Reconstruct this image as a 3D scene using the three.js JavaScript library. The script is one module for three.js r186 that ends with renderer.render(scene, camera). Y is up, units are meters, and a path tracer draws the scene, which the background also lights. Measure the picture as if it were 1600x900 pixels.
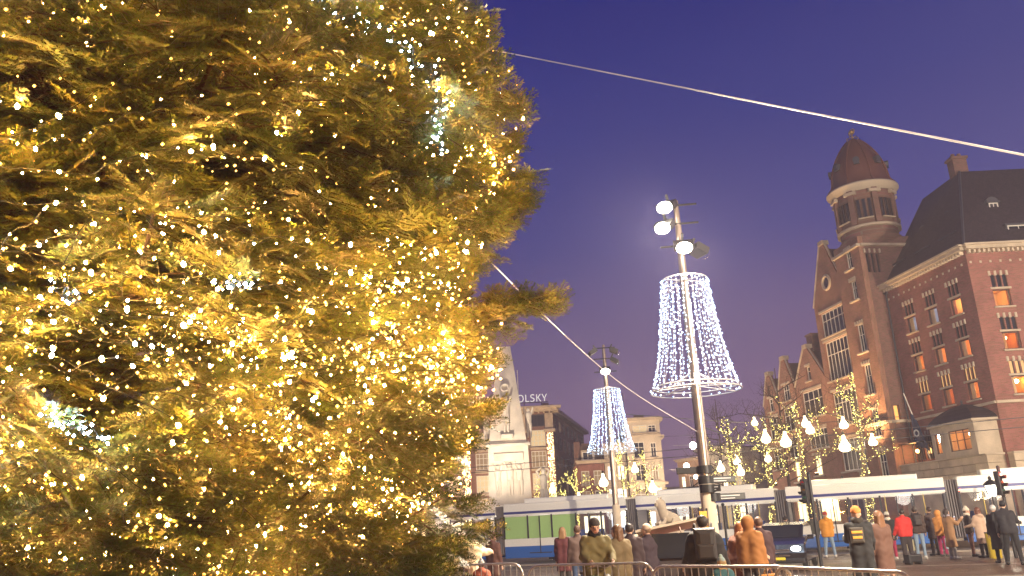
import * as THREE from 'three';
import { mergeGeometries } from 'three/addons/utils/BufferGeometryUtils.js';
import { FontLoader } from 'three/addons/loaders/FontLoader.js';
import { TextGeometry } from 'three/addons/geometries/TextGeometry.js';

// ---------- camera, sky, air, exposure ----------
const scene = new THREE.Scene();
const renderer = new THREE.WebGLRenderer({ antialias: true });
renderer.toneMapping = THREE.LinearToneMapping;
renderer.toneMappingExposure = 1.0;
renderer.shadowMap.enabled = true;
const camera = new THREE.PerspectiveCamera(38.04, 16 / 9, 0.1, 900);
camera.rotation.order = 'YXZ';
camera.position.set(0, 1.7, 0);
camera.rotation.set(THREE.MathUtils.degToRad(16.2), 0, THREE.MathUtils.degToRad(-2.8));

{ // dusk sky: deep blue overhead, violet city glow low down
  const W = 512, H = 256, data = new Float32Array(W * H * 4);
  const stops = [[-90, .02, .016, .022], [-2, .06, .042, .06], [0, .2, .125, .215], [6, .165, .11, .215], [12, .105, .08, .205], [19, .033, .04, .21], [27, .0105, .023, .195], [36, .004, .013, .165], [50, .008, .014, .11], [90, .006, .01, .065]];
  for (let r = 0; r < H; r++) {
    const el = ((r + .5) / H - .5) * 180;
    let k = 0; while (k < stops.length - 2 && stops[k + 1][0] < el) k++;
    const a = stops[k], b = stops[k + 1], t = THREE.MathUtils.smoothstep(el, a[0], b[0]) * .4 + .6 * THREE.MathUtils.clamp((el - a[0]) / (b[0] - a[0]), 0, 1);
    for (let c = 0; c < W; c++) {
      const az = ((c + .5) / W - .5) * 2 * Math.PI, x = Math.cos(az), z = Math.sin(az);
      const east = THREE.MathUtils.clamp(.5 + .5 * (x * .9 - z * .4), 0, 1);
      const veil = .86 + .28 * fbm((c + .5) / W, (r + .5) / H, 9, 5, 4), warm = (1 + .5 * (east - .6)) * veil;
      const i = (r * W + c) * 4;
      data[i] = (a[1] + (b[1] - a[1]) * t) * warm * (1 + .5 * (east - .6)); data[i + 1] = (a[2] + (b[2] - a[2]) * t) * warm; data[i + 2] = (a[3] + (b[3] - a[3]) * t) * (1 + .12 * (east - .6)) * (.4 + .6 * veil); data[i + 3] = 1;
    }
  }
  const sky = new THREE.DataTexture(data, W, H, THREE.RGBAFormat, THREE.FloatType);
  sky.mapping = THREE.EquirectangularReflectionMapping; sky.magFilter = THREE.LinearFilter; sky.minFilter = THREE.LinearFilter; sky.needsUpdate = true;
  scene.background = sky; scene.environment = sky;
}
scene.fog = new THREE.FogExp2(new THREE.Color(.85, .76, .95), 0.0011);
{ // the last of the daylight from the western sky
  const sun = new THREE.DirectionalLight(new THREE.Color(.75, .75, 1), .05);
  sun.position.set(-60, 40, 60); sun.target.position.set(0, 0, -40); sun.castShadow = true; sun.shadow.radius = 60;
  Object.assign(sun.shadow.camera, { left: -80, right: 80, top: 60, bottom: -60, far: 300 });
  scene.add(sun, sun.target);
}

// ---------- helpers ----------
const V = (x, y, z) => new THREE.Vector3(x, y, z), R = THREE.MathUtils.degToRad, PI = Math.PI;
function rng(seed) { let s = seed | 0; return () => { s = (s + 0x6d2b79f5) | 0; let t = Math.imul(s ^ (s >>> 15), 1 | s); t = (t + Math.imul(t ^ (t >>> 7), 61 | t)) ^ t; return ((t ^ (t >>> 14)) >>> 0) / 4294967296; }; }
const rnd = rng(77), rr = (a, b) => a + (b - a) * rnd();
const names = {};
function numbered(n) { const k = names[n] = (names[n] ?? -1) + 1; return k ? n + '_' + String(k).padStart(3, '0') : n; }
function thing(name, label, category, pos = [0, 0, 0], turn = 0, group) {
  const o = new THREE.Group(); o.name = numbered(name); o.position.set(...pos); o.rotation.y = turn;
  o.userData = { label, category }; if (group) o.userData.group = group;
  scene.add(o); return o;
}
function part(parent, name, geo, mat, label) {
  const m = new THREE.Mesh(geo, mat); m.name = name; m.castShadow = m.receiveShadow = true; if (label) m.userData.label = label; parent.add(m); return m;
}
function stuffPart(parent, name, geo, mat) { const m = part(parent, name, geo, mat); m.userData.kind = 'stuff'; return m; }
function struct(name, geo, mat) { const m = part(scene, numbered(name), geo, mat); m.userData.kind = 'structure'; return m; }
function copy(src, label, pos, turn) { const c = src.clone(); c.name = numbered(src.name.replace(/_\d{3}$/, '')); c.userData = { ...src.userData }; if (label) c.userData.label = label; if (pos) c.position.set(...pos); if (turn !== undefined) c.rotation.y = turn; scene.add(c); return c; }
function clean(g) { const n = g.index ? g.toNonIndexed() : g; for (const k of Object.keys(n.attributes)) if (!['position', 'normal', 'uv', 'color'].includes(k)) n.deleteAttribute(k); if (!n.attributes.uv) n.setAttribute('uv', new THREE.BufferAttribute(new Float32Array(n.attributes.position.count * 2), 2)); n.clearGroups?.(); return n; }
const join = (list) => mergeGeometries(list.map(clean));
// a box whose uv is in metres; optional bevel by chamfering is left to rbox
function box(w, h, d, x = 0, y = 0, z = 0, ry = 0, rx = 0, rz = 0) {
  const g = new THREE.BoxGeometry(w, h, d), u = g.attributes.uv, s = [[d, h], [d, h], [w, d], [w, d], [w, h], [w, h]];
  for (let f = 0; f < 6; f++) for (let k = 0; k < 4; k++) u.setXY(f * 4 + k, u.getX(f * 4 + k) * s[f][0] + x, u.getY(f * 4 + k) * s[f][1] + y);
  if (rx) g.rotateX(rx); if (rz) g.rotateZ(rz); if (ry) g.rotateY(ry);
  return g.translate(x, y, z);
}
function rbox(w, h, d, b, x = 0, y = 0, z = 0) { // box with chamfered edges
  const s = new THREE.Shape(); const hw = w / 2 - b, hh = h / 2 - b; s.moveTo(-hw, -hh); s.lineTo(hw, -hh); s.lineTo(hw, hh); s.lineTo(-hw, hh); s.closePath();
  return new THREE.ExtrudeGeometry(s, { depth: d - 2 * b, bevelEnabled: true, bevelThickness: b, bevelSize: b, bevelSegments: 2 }).translate(x, y, z - d / 2 + b);
}
const cyl = (r1, r2, h, x = 0, y = 0, z = 0, seg = 12) => new THREE.CylinderGeometry(r1, r2, h, seg).translate(x, y, z);
const sph = (r, x = 0, y = 0, z = 0, w = 12, h = 8) => new THREE.SphereGeometry(r, w, h).translate(x, y, z);
const lathe = (pts, seg = 20) => new THREE.LatheGeometry(pts.map(([x, y]) => new THREE.Vector2(x, y)), seg);
const tube = (pts, r, seg = 16, rad = 5, closed = false) => new THREE.TubeGeometry(new THREE.CatmullRomCurve3(pts.map((p) => p.isVector3 ? p : V(...p)), closed), seg, r, rad, closed);
function limb(pts, r0, r1, rad = 6, seg = 8) { // tapered tube
  const c = new THREE.CatmullRomCurve3(pts), g = new THREE.TubeGeometry(c, seg, 1, rad), p = g.attributes.position, n = g.attributes.normal;
  for (let i = 0; i <= seg; i++) { const q = c.getPointAt(i / seg), r = r0 + (r1 - r0) * i / seg; for (let j = 0; j <= rad; j++) { const k = i * (rad + 1) + j; p.setXYZ(k, q.x + n.getX(k) * r, q.y + n.getY(k) * r, q.z + n.getZ(k) * r); } }
  return g;
}
function bar(a, b, w, h = w) { const d = b.clone().sub(a), g = box(w, h, d.length()); g.applyQuaternion(new THREE.Quaternion().setFromUnitVectors(V(0, 0, 1), d.clone().normalize())); const m = a.clone().add(b).multiplyScalar(.5); return g.translate(m.x, m.y, m.z); }
function rod(a, b, r, seg = 6) { const d = b.clone().sub(a), g = new THREE.CylinderGeometry(r, r, d.length(), seg); g.applyQuaternion(new THREE.Quaternion().setFromUnitVectors(V(0, 1, 0), d.clone().normalize())); const m = a.clone().add(b).multiplyScalar(.5); return g.translate(m.x, m.y, m.z); }
function poly(pts, holes, depth, bevel = 0) { // extruded outline, its front face at z = 0
  const s = new THREE.Shape(pts.map(([x, y]) => new THREE.Vector2(x, y)));
  for (const [x, y, w, h] of holes) s.holes.push(new THREE.Path([[x, y], [x, y + h], [x + w, y + h], [x + w, y]].map((q) => new THREE.Vector2(...q))));
  return new THREE.ExtrudeGeometry(s, { depth, bevelEnabled: bevel > 0, bevelSize: bevel, bevelThickness: bevel, bevelSegments: 1 }).translate(0, 0, -depth);
}
// ---------- materials ----------
const lin = (a) => new THREE.Color().setRGB(...a);
function std(color, roughness = .8, o = {}) { return new THREE.MeshStandardMaterial({ color: Array.isArray(color) ? lin(color) : color, roughness, ...o }); }
function glow(color, k = 1, base = [.8, .8, .8]) { const m = std(base, .5); m.emissive = lin(color); m.emissiveIntensity = k; return m; }
function hash2(x, y, s) { let h = Math.imul(x, 374761393) + Math.imul(y, 668265263) + Math.imul(s, 974634777); h = Math.imul(h ^ (h >>> 13), 1274126177); return ((h ^ (h >>> 16)) >>> 0) / 4294967296; }
function vnoise(x, y, per, s) { const xi = Math.floor(x), yi = Math.floor(y), fx = x - xi, fy = y - yi, w = (v) => ((v % per) + per) % per, q = (t) => t * t * (3 - 2 * t); const a = hash2(w(xi), w(yi), s), b = hash2(w(xi + 1), w(yi), s), c = hash2(w(xi), w(yi + 1), s), d = hash2(w(xi + 1), w(yi + 1), s); const u = q(fx), v = q(fy); return a + (b - a) * u + (c - a) * v + (a - b - c + d) * u * v; }
function fbm(u, v, base, s, oct = 4) { let t = 0, a = .5, p = base; for (let i = 0; i < oct; i++) { t += a * vnoise(u * p, v * p, p, s + i); a *= .5; p *= 2; } return t / (1 - Math.pow(.5, oct)); }
function tex(size, metres, fn, srgb = true) { // fn(u, v) -> [r, g, b] linear 0..1 (stored as sRGB) or a grey
  const d = new Uint8Array(size * size * 4), enc = (c) => 255 * (srgb ? (c <= .0031308 ? c * 12.92 : 1.055 * Math.pow(Math.max(c, 0), 1 / 2.4) - .055) : c);
  for (let y = 0; y < size; y++) for (let x = 0; x < size; x++) { const c = fn((x + .5) / size, (y + .5) / size), i = (y * size + x) * 4; for (let k = 0; k < 3; k++) d[i + k] = Math.max(0, Math.min(255, enc(c.length ? c[k] : c))); d[i + 3] = 255; }
  const t = new THREE.DataTexture(d, size, size); t.wrapS = t.wrapT = THREE.RepeatWrapping; t.magFilter = THREE.LinearFilter; t.minFilter = THREE.LinearMipmapLinearFilter; t.generateMipmaps = true;
  if (srgb) t.colorSpace = THREE.SRGBColorSpace; t.repeat.set(1 / metres, 1 / metres); t.needsUpdate = true; return t;
}
function brickMap(base, mortar, metres, rows, cols, seed, spread = .35) { // running bond, a tone per brick, mortar joints, soot patches
  const mk = (u, v) => { const r = Math.floor(v * rows), off = (r % 2) * .5, c = Math.floor(u * cols + off), fu = u * cols + off - c, fv = v * rows - r, joint = fu < .05 || fv < .14; return { joint, t: hash2(((c % cols) + cols) % cols, r, seed) }; };
  const map = tex(512, metres, (u, v) => { const { joint, t } = mk(u, v), n = .75 + .5 * fbm(u, v, 5, seed, 5); const k = (1 - spread / 2 + spread * t) * n; return joint ? mortar.map((c) => c * n) : [base[0] * k, base[1] * k * (1 - .25 * (t - .5)), base[2] * k]; });
  const bump = tex(512, metres, (u, v) => (mk(u, v).joint ? .2 : .7 + .3 * vnoise(u * 128, v * 128, 128, seed)), false);
  return { map, bump };
}
const patchy = (base, metres, base0, seed, amt = .5) => tex(256, metres, (u, v) => { const k = 1 - amt / 2 + amt * fbm(u, v, base0, seed, 5); return base.map((c) => c * k); });
const grain = (metres, b, seed) => tex(256, metres, (u, v) => fbm(u, v, b, seed, 4), false);
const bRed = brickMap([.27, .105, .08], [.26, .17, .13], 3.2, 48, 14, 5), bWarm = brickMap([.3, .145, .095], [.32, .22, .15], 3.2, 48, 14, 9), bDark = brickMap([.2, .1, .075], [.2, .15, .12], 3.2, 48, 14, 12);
const M = {
  brick: std(0xffffff, .88, { map: bRed.map, bumpMap: bRed.bump, bumpScale: .008 }),
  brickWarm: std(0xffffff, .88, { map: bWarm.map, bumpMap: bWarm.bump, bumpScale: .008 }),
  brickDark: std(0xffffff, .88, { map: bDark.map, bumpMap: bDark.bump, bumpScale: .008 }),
  stone: std(0xffffff, .8, { map: patchy([.47, .38, .28], 2.5, 4, 21, .7), bumpMap: grain(1.2, 16, 22), bumpScale: .006 }),
  stoneWhite: std(0xffffff, .75, { map: patchy([.5, .41, .31], 3, 4, 23, .6), bumpMap: grain(1, 16, 24), bumpScale: .006 }),
  travertine: std(0xffffff, .7, { map: patchy([.68, .6, .48], 4, 3, 25, .6), bumpMap: grain(1.5, 16, 26), bumpScale: .012 }),
  plasterPale: std(0xffffff, .85, { map: patchy([.62, .52, .4], 5, 4, 27, .45) }),
  plasterTan: std(0xffffff, .85, { map: patchy([.45, .3, .2], 5, 4, 28, .5) }),
  slate: std(0xffffff, .6, { map: tex(512, 3, (u, v) => { const r = Math.floor(v * 24), c = Math.floor(u * 18 + (r % 2) * .5), j = v * 24 - r < .1, t = hash2(c % 18, r, 3); const k = (j ? .5 : .75 + .5 * t) * (.8 + .4 * fbm(u, v, 6, 31)); return [.036 * k, .024 * k, .026 * k]; }) }),
  tile: std(0xffffff, .75, { map: patchy([.11, .06, .045], 3, 8, 33, .7) }),
  copper: std(0xffffff, .5, { map: patchy([.22, .085, .055], 2.5, 5, 35, .6), metalness: .35 }),
  gilt: std([.75, .5, .2], .3, { metalness: .9 }),
  darkGlass: std([.02, .022, .03], .08, { metalness: 0 }),
  glass: new THREE.MeshPhysicalMaterial({ color: 0xffffff, transmission: 1, thickness: 0, roughness: .03, ior: 1.45 }),
  frameDark: std([.06, .035, .028], .5), frameWhite: std([.75, .7, .62], .45), lead: std([.1, .1, .11], .5, { metalness: .5 }),
  iron: std([.03, .03, .033], .45, { metalness: .6 }), blackPaint: std([.02, .02, .022], .4),
  steel: std(0xffffff, .45, { metalness: .8, map: patchy([.34, .27, .22], .7, 6, 41, .3), roughnessMap: tex(128, .5, (u, v) => .5 + .5 * fbm(u, v, 8, 43), false) }),
  galv: std(0xffffff, .42, { metalness: .75, map: patchy([.62, .56, .5], .35, 7, 45, .45), roughnessMap: tex(128, .3, (u, v) => .55 + .45 * fbm(u, v, 8, 46), false) }),
  cable: std([.5, .47, .45], .5, { metalness: .3 }), blackCable: std([.015, .02, .015], .6),
  bark: std(0xffffff, .95, { map: patchy([.09, .06, .045], .5, 6, 51, .9), bumpMap: grain(.3, 12, 52), bumpScale: .02 }),
  rubber: std([.02, .02, .02], .85),
};
// ---------- ground ----------
{
  const cob = tex(1024, 2.4, (u, v) => { const R_ = 24, r = Math.floor(v * R_), o = (r % 2) * .5 + .3 * hash2(r, 3, 7), c = Math.floor(u * 16 + o), fu = u * 16 + o - c, fv = v * R_ - r, t = hash2(((c % 16) + 16) % 16, r, 11); const j = fu < .08 || fv < .12; const k = (j ? .4 : .7 + .6 * t) * (.75 + .5 * fbm(u, v, 4, 61)); return [.13 * k, .078 * k, .05 * k]; });
  const cobB = tex(1024, 2.4, (u, v) => { const R_ = 24, r = Math.floor(v * R_), o = (r % 2) * .5 + .3 * hash2(r, 3, 7), c = Math.floor(u * 16 + o), fu = u * 16 + o - c, fv = v * R_ - r; const e = Math.min(fu, 1 - fu) * 1.5, f = Math.min(fv, 1 - fv); return Math.min(1, Math.min(e, f) * 4) * (.8 + .2 * hash2(c, r, 5)); }, false);
  const m = std(0xffffff, .7, { map: cob, bumpMap: cobB, bumpScale: .015, roughnessMap: tex(256, 9, (u, v) => .35 + .65 * fbm(u, v, 4, 63), false) });
  const plane = (pts, y, mat, name) => { const s = new THREE.Shape(pts.map(([x, z]) => new THREE.Vector2(x, -z))); const g = new THREE.ShapeGeometry(s).rotateX(-PI / 2).translate(0, y, 0); const p = g.attributes.position, u = g.attributes.uv; for (let i = 0; i < p.count; i++) u.setXY(i, p.getX(i), -p.getZ(i)); return struct(name, g, mat); };
  plane([[-420, 120], [420, 120], [420, -640], [-420, -640]], 0, m, 'ground');
  const asphalt = std(0xffffff, .6, { map: patchy([.085, .058, .045], 3, 12, 65, .6), bumpMap: grain(.6, 32, 66), bumpScale: .004 });
  // the street with the tram rails runs across the square, the kerb strip in front of it
  const A = V(-60, 0, -74.6), B = V(80, 0, -16.6), d = B.clone().sub(A).normalize(), n = V(-d.z, 0, d.x).multiplyScalar(1); // n points to the camera
  const off = (p, k) => [p.x + n.x * k, p.z + n.z * k];
  plane([off(A, 5), off(B, 5), off(B, -9), off(A, -9)], .004, asphalt, 'road');
  for (const k of [-.72, .72, -4.4, -5.84]) plane([off(A, k - .035), off(B, k - .035), off(B, k + .035), off(A, k + .035)], .008, std([.45, .42, .4], .25, { metalness: .9 }), 'tram_rail');
  const kerb = std(0xffffff, .7, { map: patchy([.3, .25, .2], 2, 6, 67, .6) });
  const line = (k, w, h, name, mat) => { const L = A.distanceTo(B), g = box(w, h, L); g.applyQuaternion(new THREE.Quaternion().setFromUnitVectors(V(0, 0, 1), d)); const c = A.clone().add(B).multiplyScalar(.5).addScaledVector(n, k); struct(name, g.translate(c.x, h / 2 - .02, c.z), mat); };
  line(5.3, .3, .08, 'kerb', kerb); line(-9.2, .3, .14, 'kerb', kerb);
  // pale drainage bands of the square's paving
  for (const [k, w] of [[9.2, .45], [14.5, .35], [20, .45]]) plane([off(A, k), off(B, k), off(B, k + w), off(A, k + w)], .004, kerb, 'paving_band');
}
// ---------- windows ----------
const geoCache = {};
const cached = (k, f) => geoCache[k] ?? (geoCache[k] = f());
function frameGeo(w, h, t, d) { return cached(`fr${w},${h},${t},${d}`, () => join([box(t, h, d, -w / 2 + t / 2, h / 2, 0), box(t, h, d, w / 2 - t / 2, h / 2, 0), box(w - 2 * t, t, d, 0, t / 2, 0), box(w - 2 * t, t, d, 0, h - t / 2, 0)])); }
function roomGeo(w, h, d) { return cached(`ro${w},${h},${d}`, () => join([box(w, h, .05, 0, h / 2, -d), box(.05, h, d, -w / 2 - .03, h / 2, -d / 2), box(.05, h, d, w / 2 + .03, h / 2, -d / 2), box(w, .05, d, 0, -.03, -d / 2), box(w, .05, d, 0, h + .03, -d / 2)])); }
// a window set into an opening: frame > pane, mullion, room with a lamp
function windowAt(p, x, y, z, w, h, o = {}) {
  const f = part(p, 'window', frameGeo(w, h, o.t ?? .06, .09), o.frame ?? M.frameDark); f.position.set(x, y, z); if (o.turn) f.rotation.y = o.turn;
  const nx = o.nx ?? 2, ny = o.ny ?? 2, t = (o.t ?? .06) * .7;
  if (nx > 1 || ny > 1) part(f, 'mullion', cached(`mu${w},${h},${nx},${ny},${t}`, () => { const l = []; for (let i = 1; i < nx; i++) l.push(box(t, h - .1, .05, -w / 2 + w * i / nx, h / 2, .001)); for (let j = 1; j < ny; j++) l.push(box(w - .1, t, .045, 0, (o.transom && j === ny - 1 ? h * o.transom : h * j / ny), .003)); return join(l); }), o.frame ?? M.frameDark);
  const pane = part(f, 'pane', cached(`pa${w},${h}`, () => box(w - .08, h - .08, .012, 0, h / 2, -.02)), o.lit ? M.glass : o.pane ?? M.darkGlass);
  if (o.glow) pane.material = o.glow;
  if (o.lit) {
    part(f, 'room', roomGeo(w + .3, h + .3, o.deep ?? 1.6), o.lit.wall).position.set(0, -.15, -.08);
    const b = part(f, 'room_lamp', cached('lampball', () => sph(.13, 0, 0, 0, 10, 7)), o.lit.lamp); b.position.set((o.lit.x ?? .25) * w, h * .8, -.75);
    if (o.lit.curtain) { const c = part(f, 'curtain', cached(`cu${w},${h}`, () => { const l = []; for (let i = 0; i < 4; i++) l.push(box(.07, h, .05, -w / 2 + .08 + i * .075, h / 2, -.12 - (i % 2) * .03)); return join(l); }), o.lit.curtain); }
  }
  return f;
}
const wallpaper = [std([.75, .4, .12], .9), std([.7, .45, .2], .9), std([.5, .5, .55], .9), std([.65, .3, .08], .9)], curt = [std([.6, .42, .22], .95), std([.5, .25, .1], .95)];
const roomLamp = { warm: glow([1, .62, .25], 38), white: glow([.85, .9, 1], 22), amber: glow([1, .5, .15], 26) };
const LIT = { warm: { wall: wallpaper[0], lamp: roomLamp.warm, curtain: curt[0] }, warm2: { wall: wallpaper[1], lamp: roomLamp.warm, x: -.2 }, white: { wall: wallpaper[2], lamp: roomLamp.white, curtain: curt[0] }, amber: { wall: wallpaper[3], lamp: roomLamp.amber, x: .1, curtain: curt[1] } };

// ---------- the brick office building on the right and its corner tower ----------
const FAC = -Math.atan2(.988, .154); // turn that lays local x along the street front, local z out to the square
const dirF = V(-.156, 0, -1).normalize(), nrmF = V(-1, 0, .156).normalize();
const along = (s, e = 0) => V(28.45, 0, -50).addScaledVector(dirF, s).addScaledVector(nrmF, e);
const L_ = 8.8, EAVE = 17.3, TH = .45;
function brickUnitHoles(cx, b) { const l = [[cx - .53, b + .05, 1.06, 1.08]]; for (const k of [-1, 0, 1]) l.push([cx + k * .36 - .14, b + 1.26, .28, .82]); return l; }
function brickUnit(p, cx, b, z, lit, top) {
  windowAt(p, cx, b + .05, z - .16, 1.06, 1.08, { nx: 1, ny: 1, lit });
  for (const k of [-1, 0, 1]) windowAt(p, cx + k * .36, b + 1.26, z - .09, .28, .82, { nx: 1, ny: 1, t: .03, glow: top });
  part(p, 'stone_transom', cached('trn', () => rbox(1.3, .13, .16, .02)), M.stone).position.set(cx, b + 1.2, z - .02);
  part(p, 'window_sill', cached('sil', () => rbox(1.3, .1, .22, .02)), M.stone).position.set(cx, b - .01, z + .02);
  for (let k = 0; k < 4; k++) part(p, 'stone_cap', cached('cap', () => rbox(.14, .3, .14, .025)), M.stoneWhite).position.set(cx - .54 + k * .36, b + 2.16, z + .01);
}
const narrowGlow = glow([1, .55, .2], .9, [.1, .06, .03]);
{
  const B = thing('brick_office_building', 'red brick office building with slate mansard roof, right of the domed tower', 'building');
  const left = new THREE.Matrix4().makeRotationY(FAC).setPosition(along(L_)); // local frame of the street front
  const right = new THREE.Matrix4().setPosition(V(28.45, 0, -50));
  // every part is made in the frame of its front and then moved
  const holder = (m) => { const tmp = new THREE.Group(); tmp.done = () => { for (const c of [...tmp.children]) { c.updateMatrix(); const q = m.clone().multiply(c.matrix); q.decompose(c.position, c.quaternion, c.scale); B.add(c); } }; return tmp; };
  const rows = [13.5, 10.8, 8.1], cl = [2.25, 4.6, 7.0], cr = [1.72, 4.17, 6.62];
  for (const [m, len, cols, isLeft] of [[left, L_, cl, true], [right, 9, cr, false]]) {
    const t = holder(m), holes = [];
    for (const b of rows) for (const c of cols) holes.push(...brickUnitHoles(c, b));
    part(t, 'wall', poly([[0, 0], [len, 0], [len, EAVE], [0, EAVE]], holes, TH), M.brick);
    rows.forEach((b, ri) => cols.forEach((c, ci) => {
      let lit = null, top = null;
      if (isLeft) lit = ri === 0 ? [LIT.white, LIT.white, LIT.warm2][ci] : ri === 1 ? LIT.warm : [LIT.amber, LIT.amber, LIT.warm][ci];
      else lit = [LIT.warm2, LIT.amber, LIT.warm][ri];
      if (ri === 2) top = narrowGlow;
      brickUnit(t, c, b, 0, lit, top);
    }));
    // cornice with its row of small brackets, and the row of headers under it
    part(t, 'cornice', join([box(len + .3, .22, .5, len / 2, EAVE + .02, .22), box(len + .5, .12, .62, len / 2, EAVE + .19, .28)]), M.stone);
    for (let x = .15; x < len; x += .3) part(t, 'cornice_bracket', cached('cb', () => rbox(.15, .2, .3, .02)), M.stoneWhite).position.set(x, EAVE - .2, .14);
    for (let x = .2; x < len; x += .62) part(t, 'stone_header', cached('sh', () => rbox(.13, .14, .05, .01)), M.stoneWhite).position.set(x, EAVE - .85, .012);
    part(t, 'string_course', box(len + .06, .16, .16, len / 2, 7.72, .06), M.stone);
    t.done();
  }
  { // lower windows beside the porch on the street front
    const t = holder(left);
    for (const x of [.75, 1.9]) { windowAt(t, x, 5.0, .06, .8, 1.5, { nx: 3, ny: 2, t: .04 }); for (let k = 0; k < 3; k++) part(t, 'stone_cap', cached('cap2', () => rbox(.12, .26, .1, .02)), M.stone).position.set(x - .3 + k * .3, 6.75, .03); }
    part(t, 'canopy', join([box(2.6, .05, 1.1, 1.5, 6.1, .7), rod(V(.5, 6.1, 1.2), V(.5, 4.75, 1.2), .03), rod(V(2.5, 6.1, 1.2), V(2.5, 4.75, 1.2), .03)]), M.iron);
    part(t, 'drain_pipe', join([cyl(.06, .06, 12.6, .12, 10.9, .1, 8), box(.25, .3, .2, .12, 17.0, .1)]), M.lead);
    t.done();
  }
  { // stone plinth, blocks with open joints where it shows above the tram
    const t = holder(new THREE.Matrix4().makeRotationY(FAC).setPosition(along(14.2)));
    part(t, 'plinth', box(14.0, 3.3, 1.2, 7.0, 1.65, .55), M.stone);
    const r = rng(4); const tones = [.85, 1, 1.12].map((k) => { const m = M.stone.clone(); m.color = new THREE.Color(k, k * .98, k * .95); return m; });
    for (let j = 0; j < 3; j++) { let x = 0; while (x < 13.95) { const w = Math.min(.75 + .5 * r(), 14 - x); part(t, 'stone_block', rbox(w - .02, .44, 1.25, .015, x + w / 2, 3.54 + j * .46, .56), tones[Math.floor(r() * 3)]); x += w; } }
    part(t, 'plinth_coping', rbox(14.1, .09, 1.4, .02, 7.0, 4.73, .58), M.stoneWhite);
    t.done();
    const t2 = holder(right); part(t2, 'plinth', box(9, 3.3, .6, 4.5, 1.65, .3), M.stone);
    for (let j = 0; j < 3; j++) { let x = 0; while (x < 9) { const w = Math.min(.75 + .5 * r(), 9 - x); part(t2, 'stone_block', rbox(w - .02, .44, .62, .015, x + w / 2, 3.54 + j * .46, .33), tones[Math.floor(r() * 3)]); x += w; } }
    part(t2, 'plinth_coping', rbox(9, .09, .7, .02, 4.5, 4.73, .34), M.stoneWhite); t2.done();
  }
  { // bay window with domed slate roof
    const t = holder(left), P = [[3.1, .0], [3.75, 1.15], [5.2, 1.35], [8.2, 1.35], [8.5, 0]]; // plan x, out
    for (let i = 0; i < 4; i++) {
      const a = V(P[i][0], 0, P[i][1]), b = V(P[i + 1][0], 0, P[i + 1][1]), len = a.distanceTo(b), turn = -Math.atan2(b.z - a.z, b.x - a.x);
      const f = new THREE.Group(); const wn = i === 2 ? [[.5, 5.1, 2.0, 1.25]] : i === 3 ? [] : [[len / 2 - .36, 5.1, .72, 1.25]];
      const w = part(t, 'bay_wall', poly([[0, 4.76], [len, 4.76], [len, 6.75], [0, 6.75]], wn, .2), M.stone); w.position.copy(a); w.rotation.y = turn;
      for (const [x, y, ww, hh] of wn) { const q = V(x + ww / 2, y, -.1).applyAxisAngle(V(0, 1, 0), turn).add(a); windowAt(t, q.x, q.y, q.z, ww, hh, { nx: i === 2 ? 3 : 1, ny: 2, turn, t: .05, lit: i === 0 ? null : i === 1 ? LIT.warm2 : { wall: wallpaper[1], lamp: roomLamp.warm, x: 0 }, deep: i === 2 ? 1.0 : .9 }); }
      const c = part(t, 'bay_cornice', rbox(len + .25, .14, .3, .03), M.stoneWhite); c.position.copy(a.clone().add(b).multiplyScalar(.5).setY(6.8)); c.rotation.y = turn;
    }
    const sh = (k, y) => P.map(([x, z]) => V(5.8 + (x - 5.8) * k, y, z * k)); const rings = [sh(1.06, 6.88), sh(1.0, 7.08), sh(.84, 7.36), sh(.62, 7.62), sh(.36, 7.85), sh(.06, 8.0)];
    const pos = []; for (let k = 0; k < 5; k++) for (let i = 0; i < 4; i++) { const [a, b, c, d] = [rings[k][i], rings[k][i + 1], rings[k + 1][i + 1], rings[k + 1][i]]; for (const v of [a, b, c, a, c, d]) pos.push(v.x, v.y, v.z); }
    const g = new THREE.BufferGeometry(); g.setAttribute('position', new THREE.Float32BufferAttribute(pos, 3)); g.computeVertexNormals(); part(t, 'bay_roof', g, M.slate); part(t, 'finial', lathe([[0, 7.95], [.07, 8.0], [.04, 8.1], [.08, 8.18], [0, 8.32]], 10).translate(5.8, 0, .05), M.lead);
    t.done();
  }
  { // mansard roof: steep slate slopes behind both cornices, meeting in a hip
    const E0 = EAVE + .2, T0 = 24.8, c = V(28.45, E0, -50), far = along(9.4).setY(E0), rt = V(37.6, E0, -50), inn = 3.4;
    const tc = V(32.3, T0, -55.4), tfar = V(32.0, T0, -60.5), trt = V(37.6, T0, -55.4);
    const q = (a, b, c_, d) => { const g = new THREE.BufferGeometry(); g.setAttribute('position', new THREE.Float32BufferAttribute([...a.toArray(), ...b.toArray(), ...c_.toArray(), ...a.toArray(), ...c_.toArray(), ...d.toArray()], 3)); const L = a.distanceTo(b), H = b.distanceTo(c_); g.setAttribute('uv', new THREE.Float32BufferAttribute([0, 0, L, 0, L, H, 0, 0, L, H, 0, H], 2)); g.computeVertexNormals(); return g; };
    part(B, 'roof', join([q(far, c, tc, tfar), q(c, rt, trt, tc), q(tfar, tc, trt, V(37.6, T0, -60.5)), q(V(37.6, E0, -62), far, tfar, V(37.6, T0, -60.5)), q(rt, V(37.6, E0, -62), V(37.6, T0, -60.5), trt)]), M.slate);
    part(B, 'back_wall', box(9, EAVE, .4, 33, EAVE / 2, -62), M.brickDark); part(B, 'side_wall', box(.4, EAVE, 11.5, 37.4, EAVE / 2, -56), M.brickDark);
    part(B, 'hip_ridge', rod(c, tc, .09, 8), M.lead);
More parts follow.
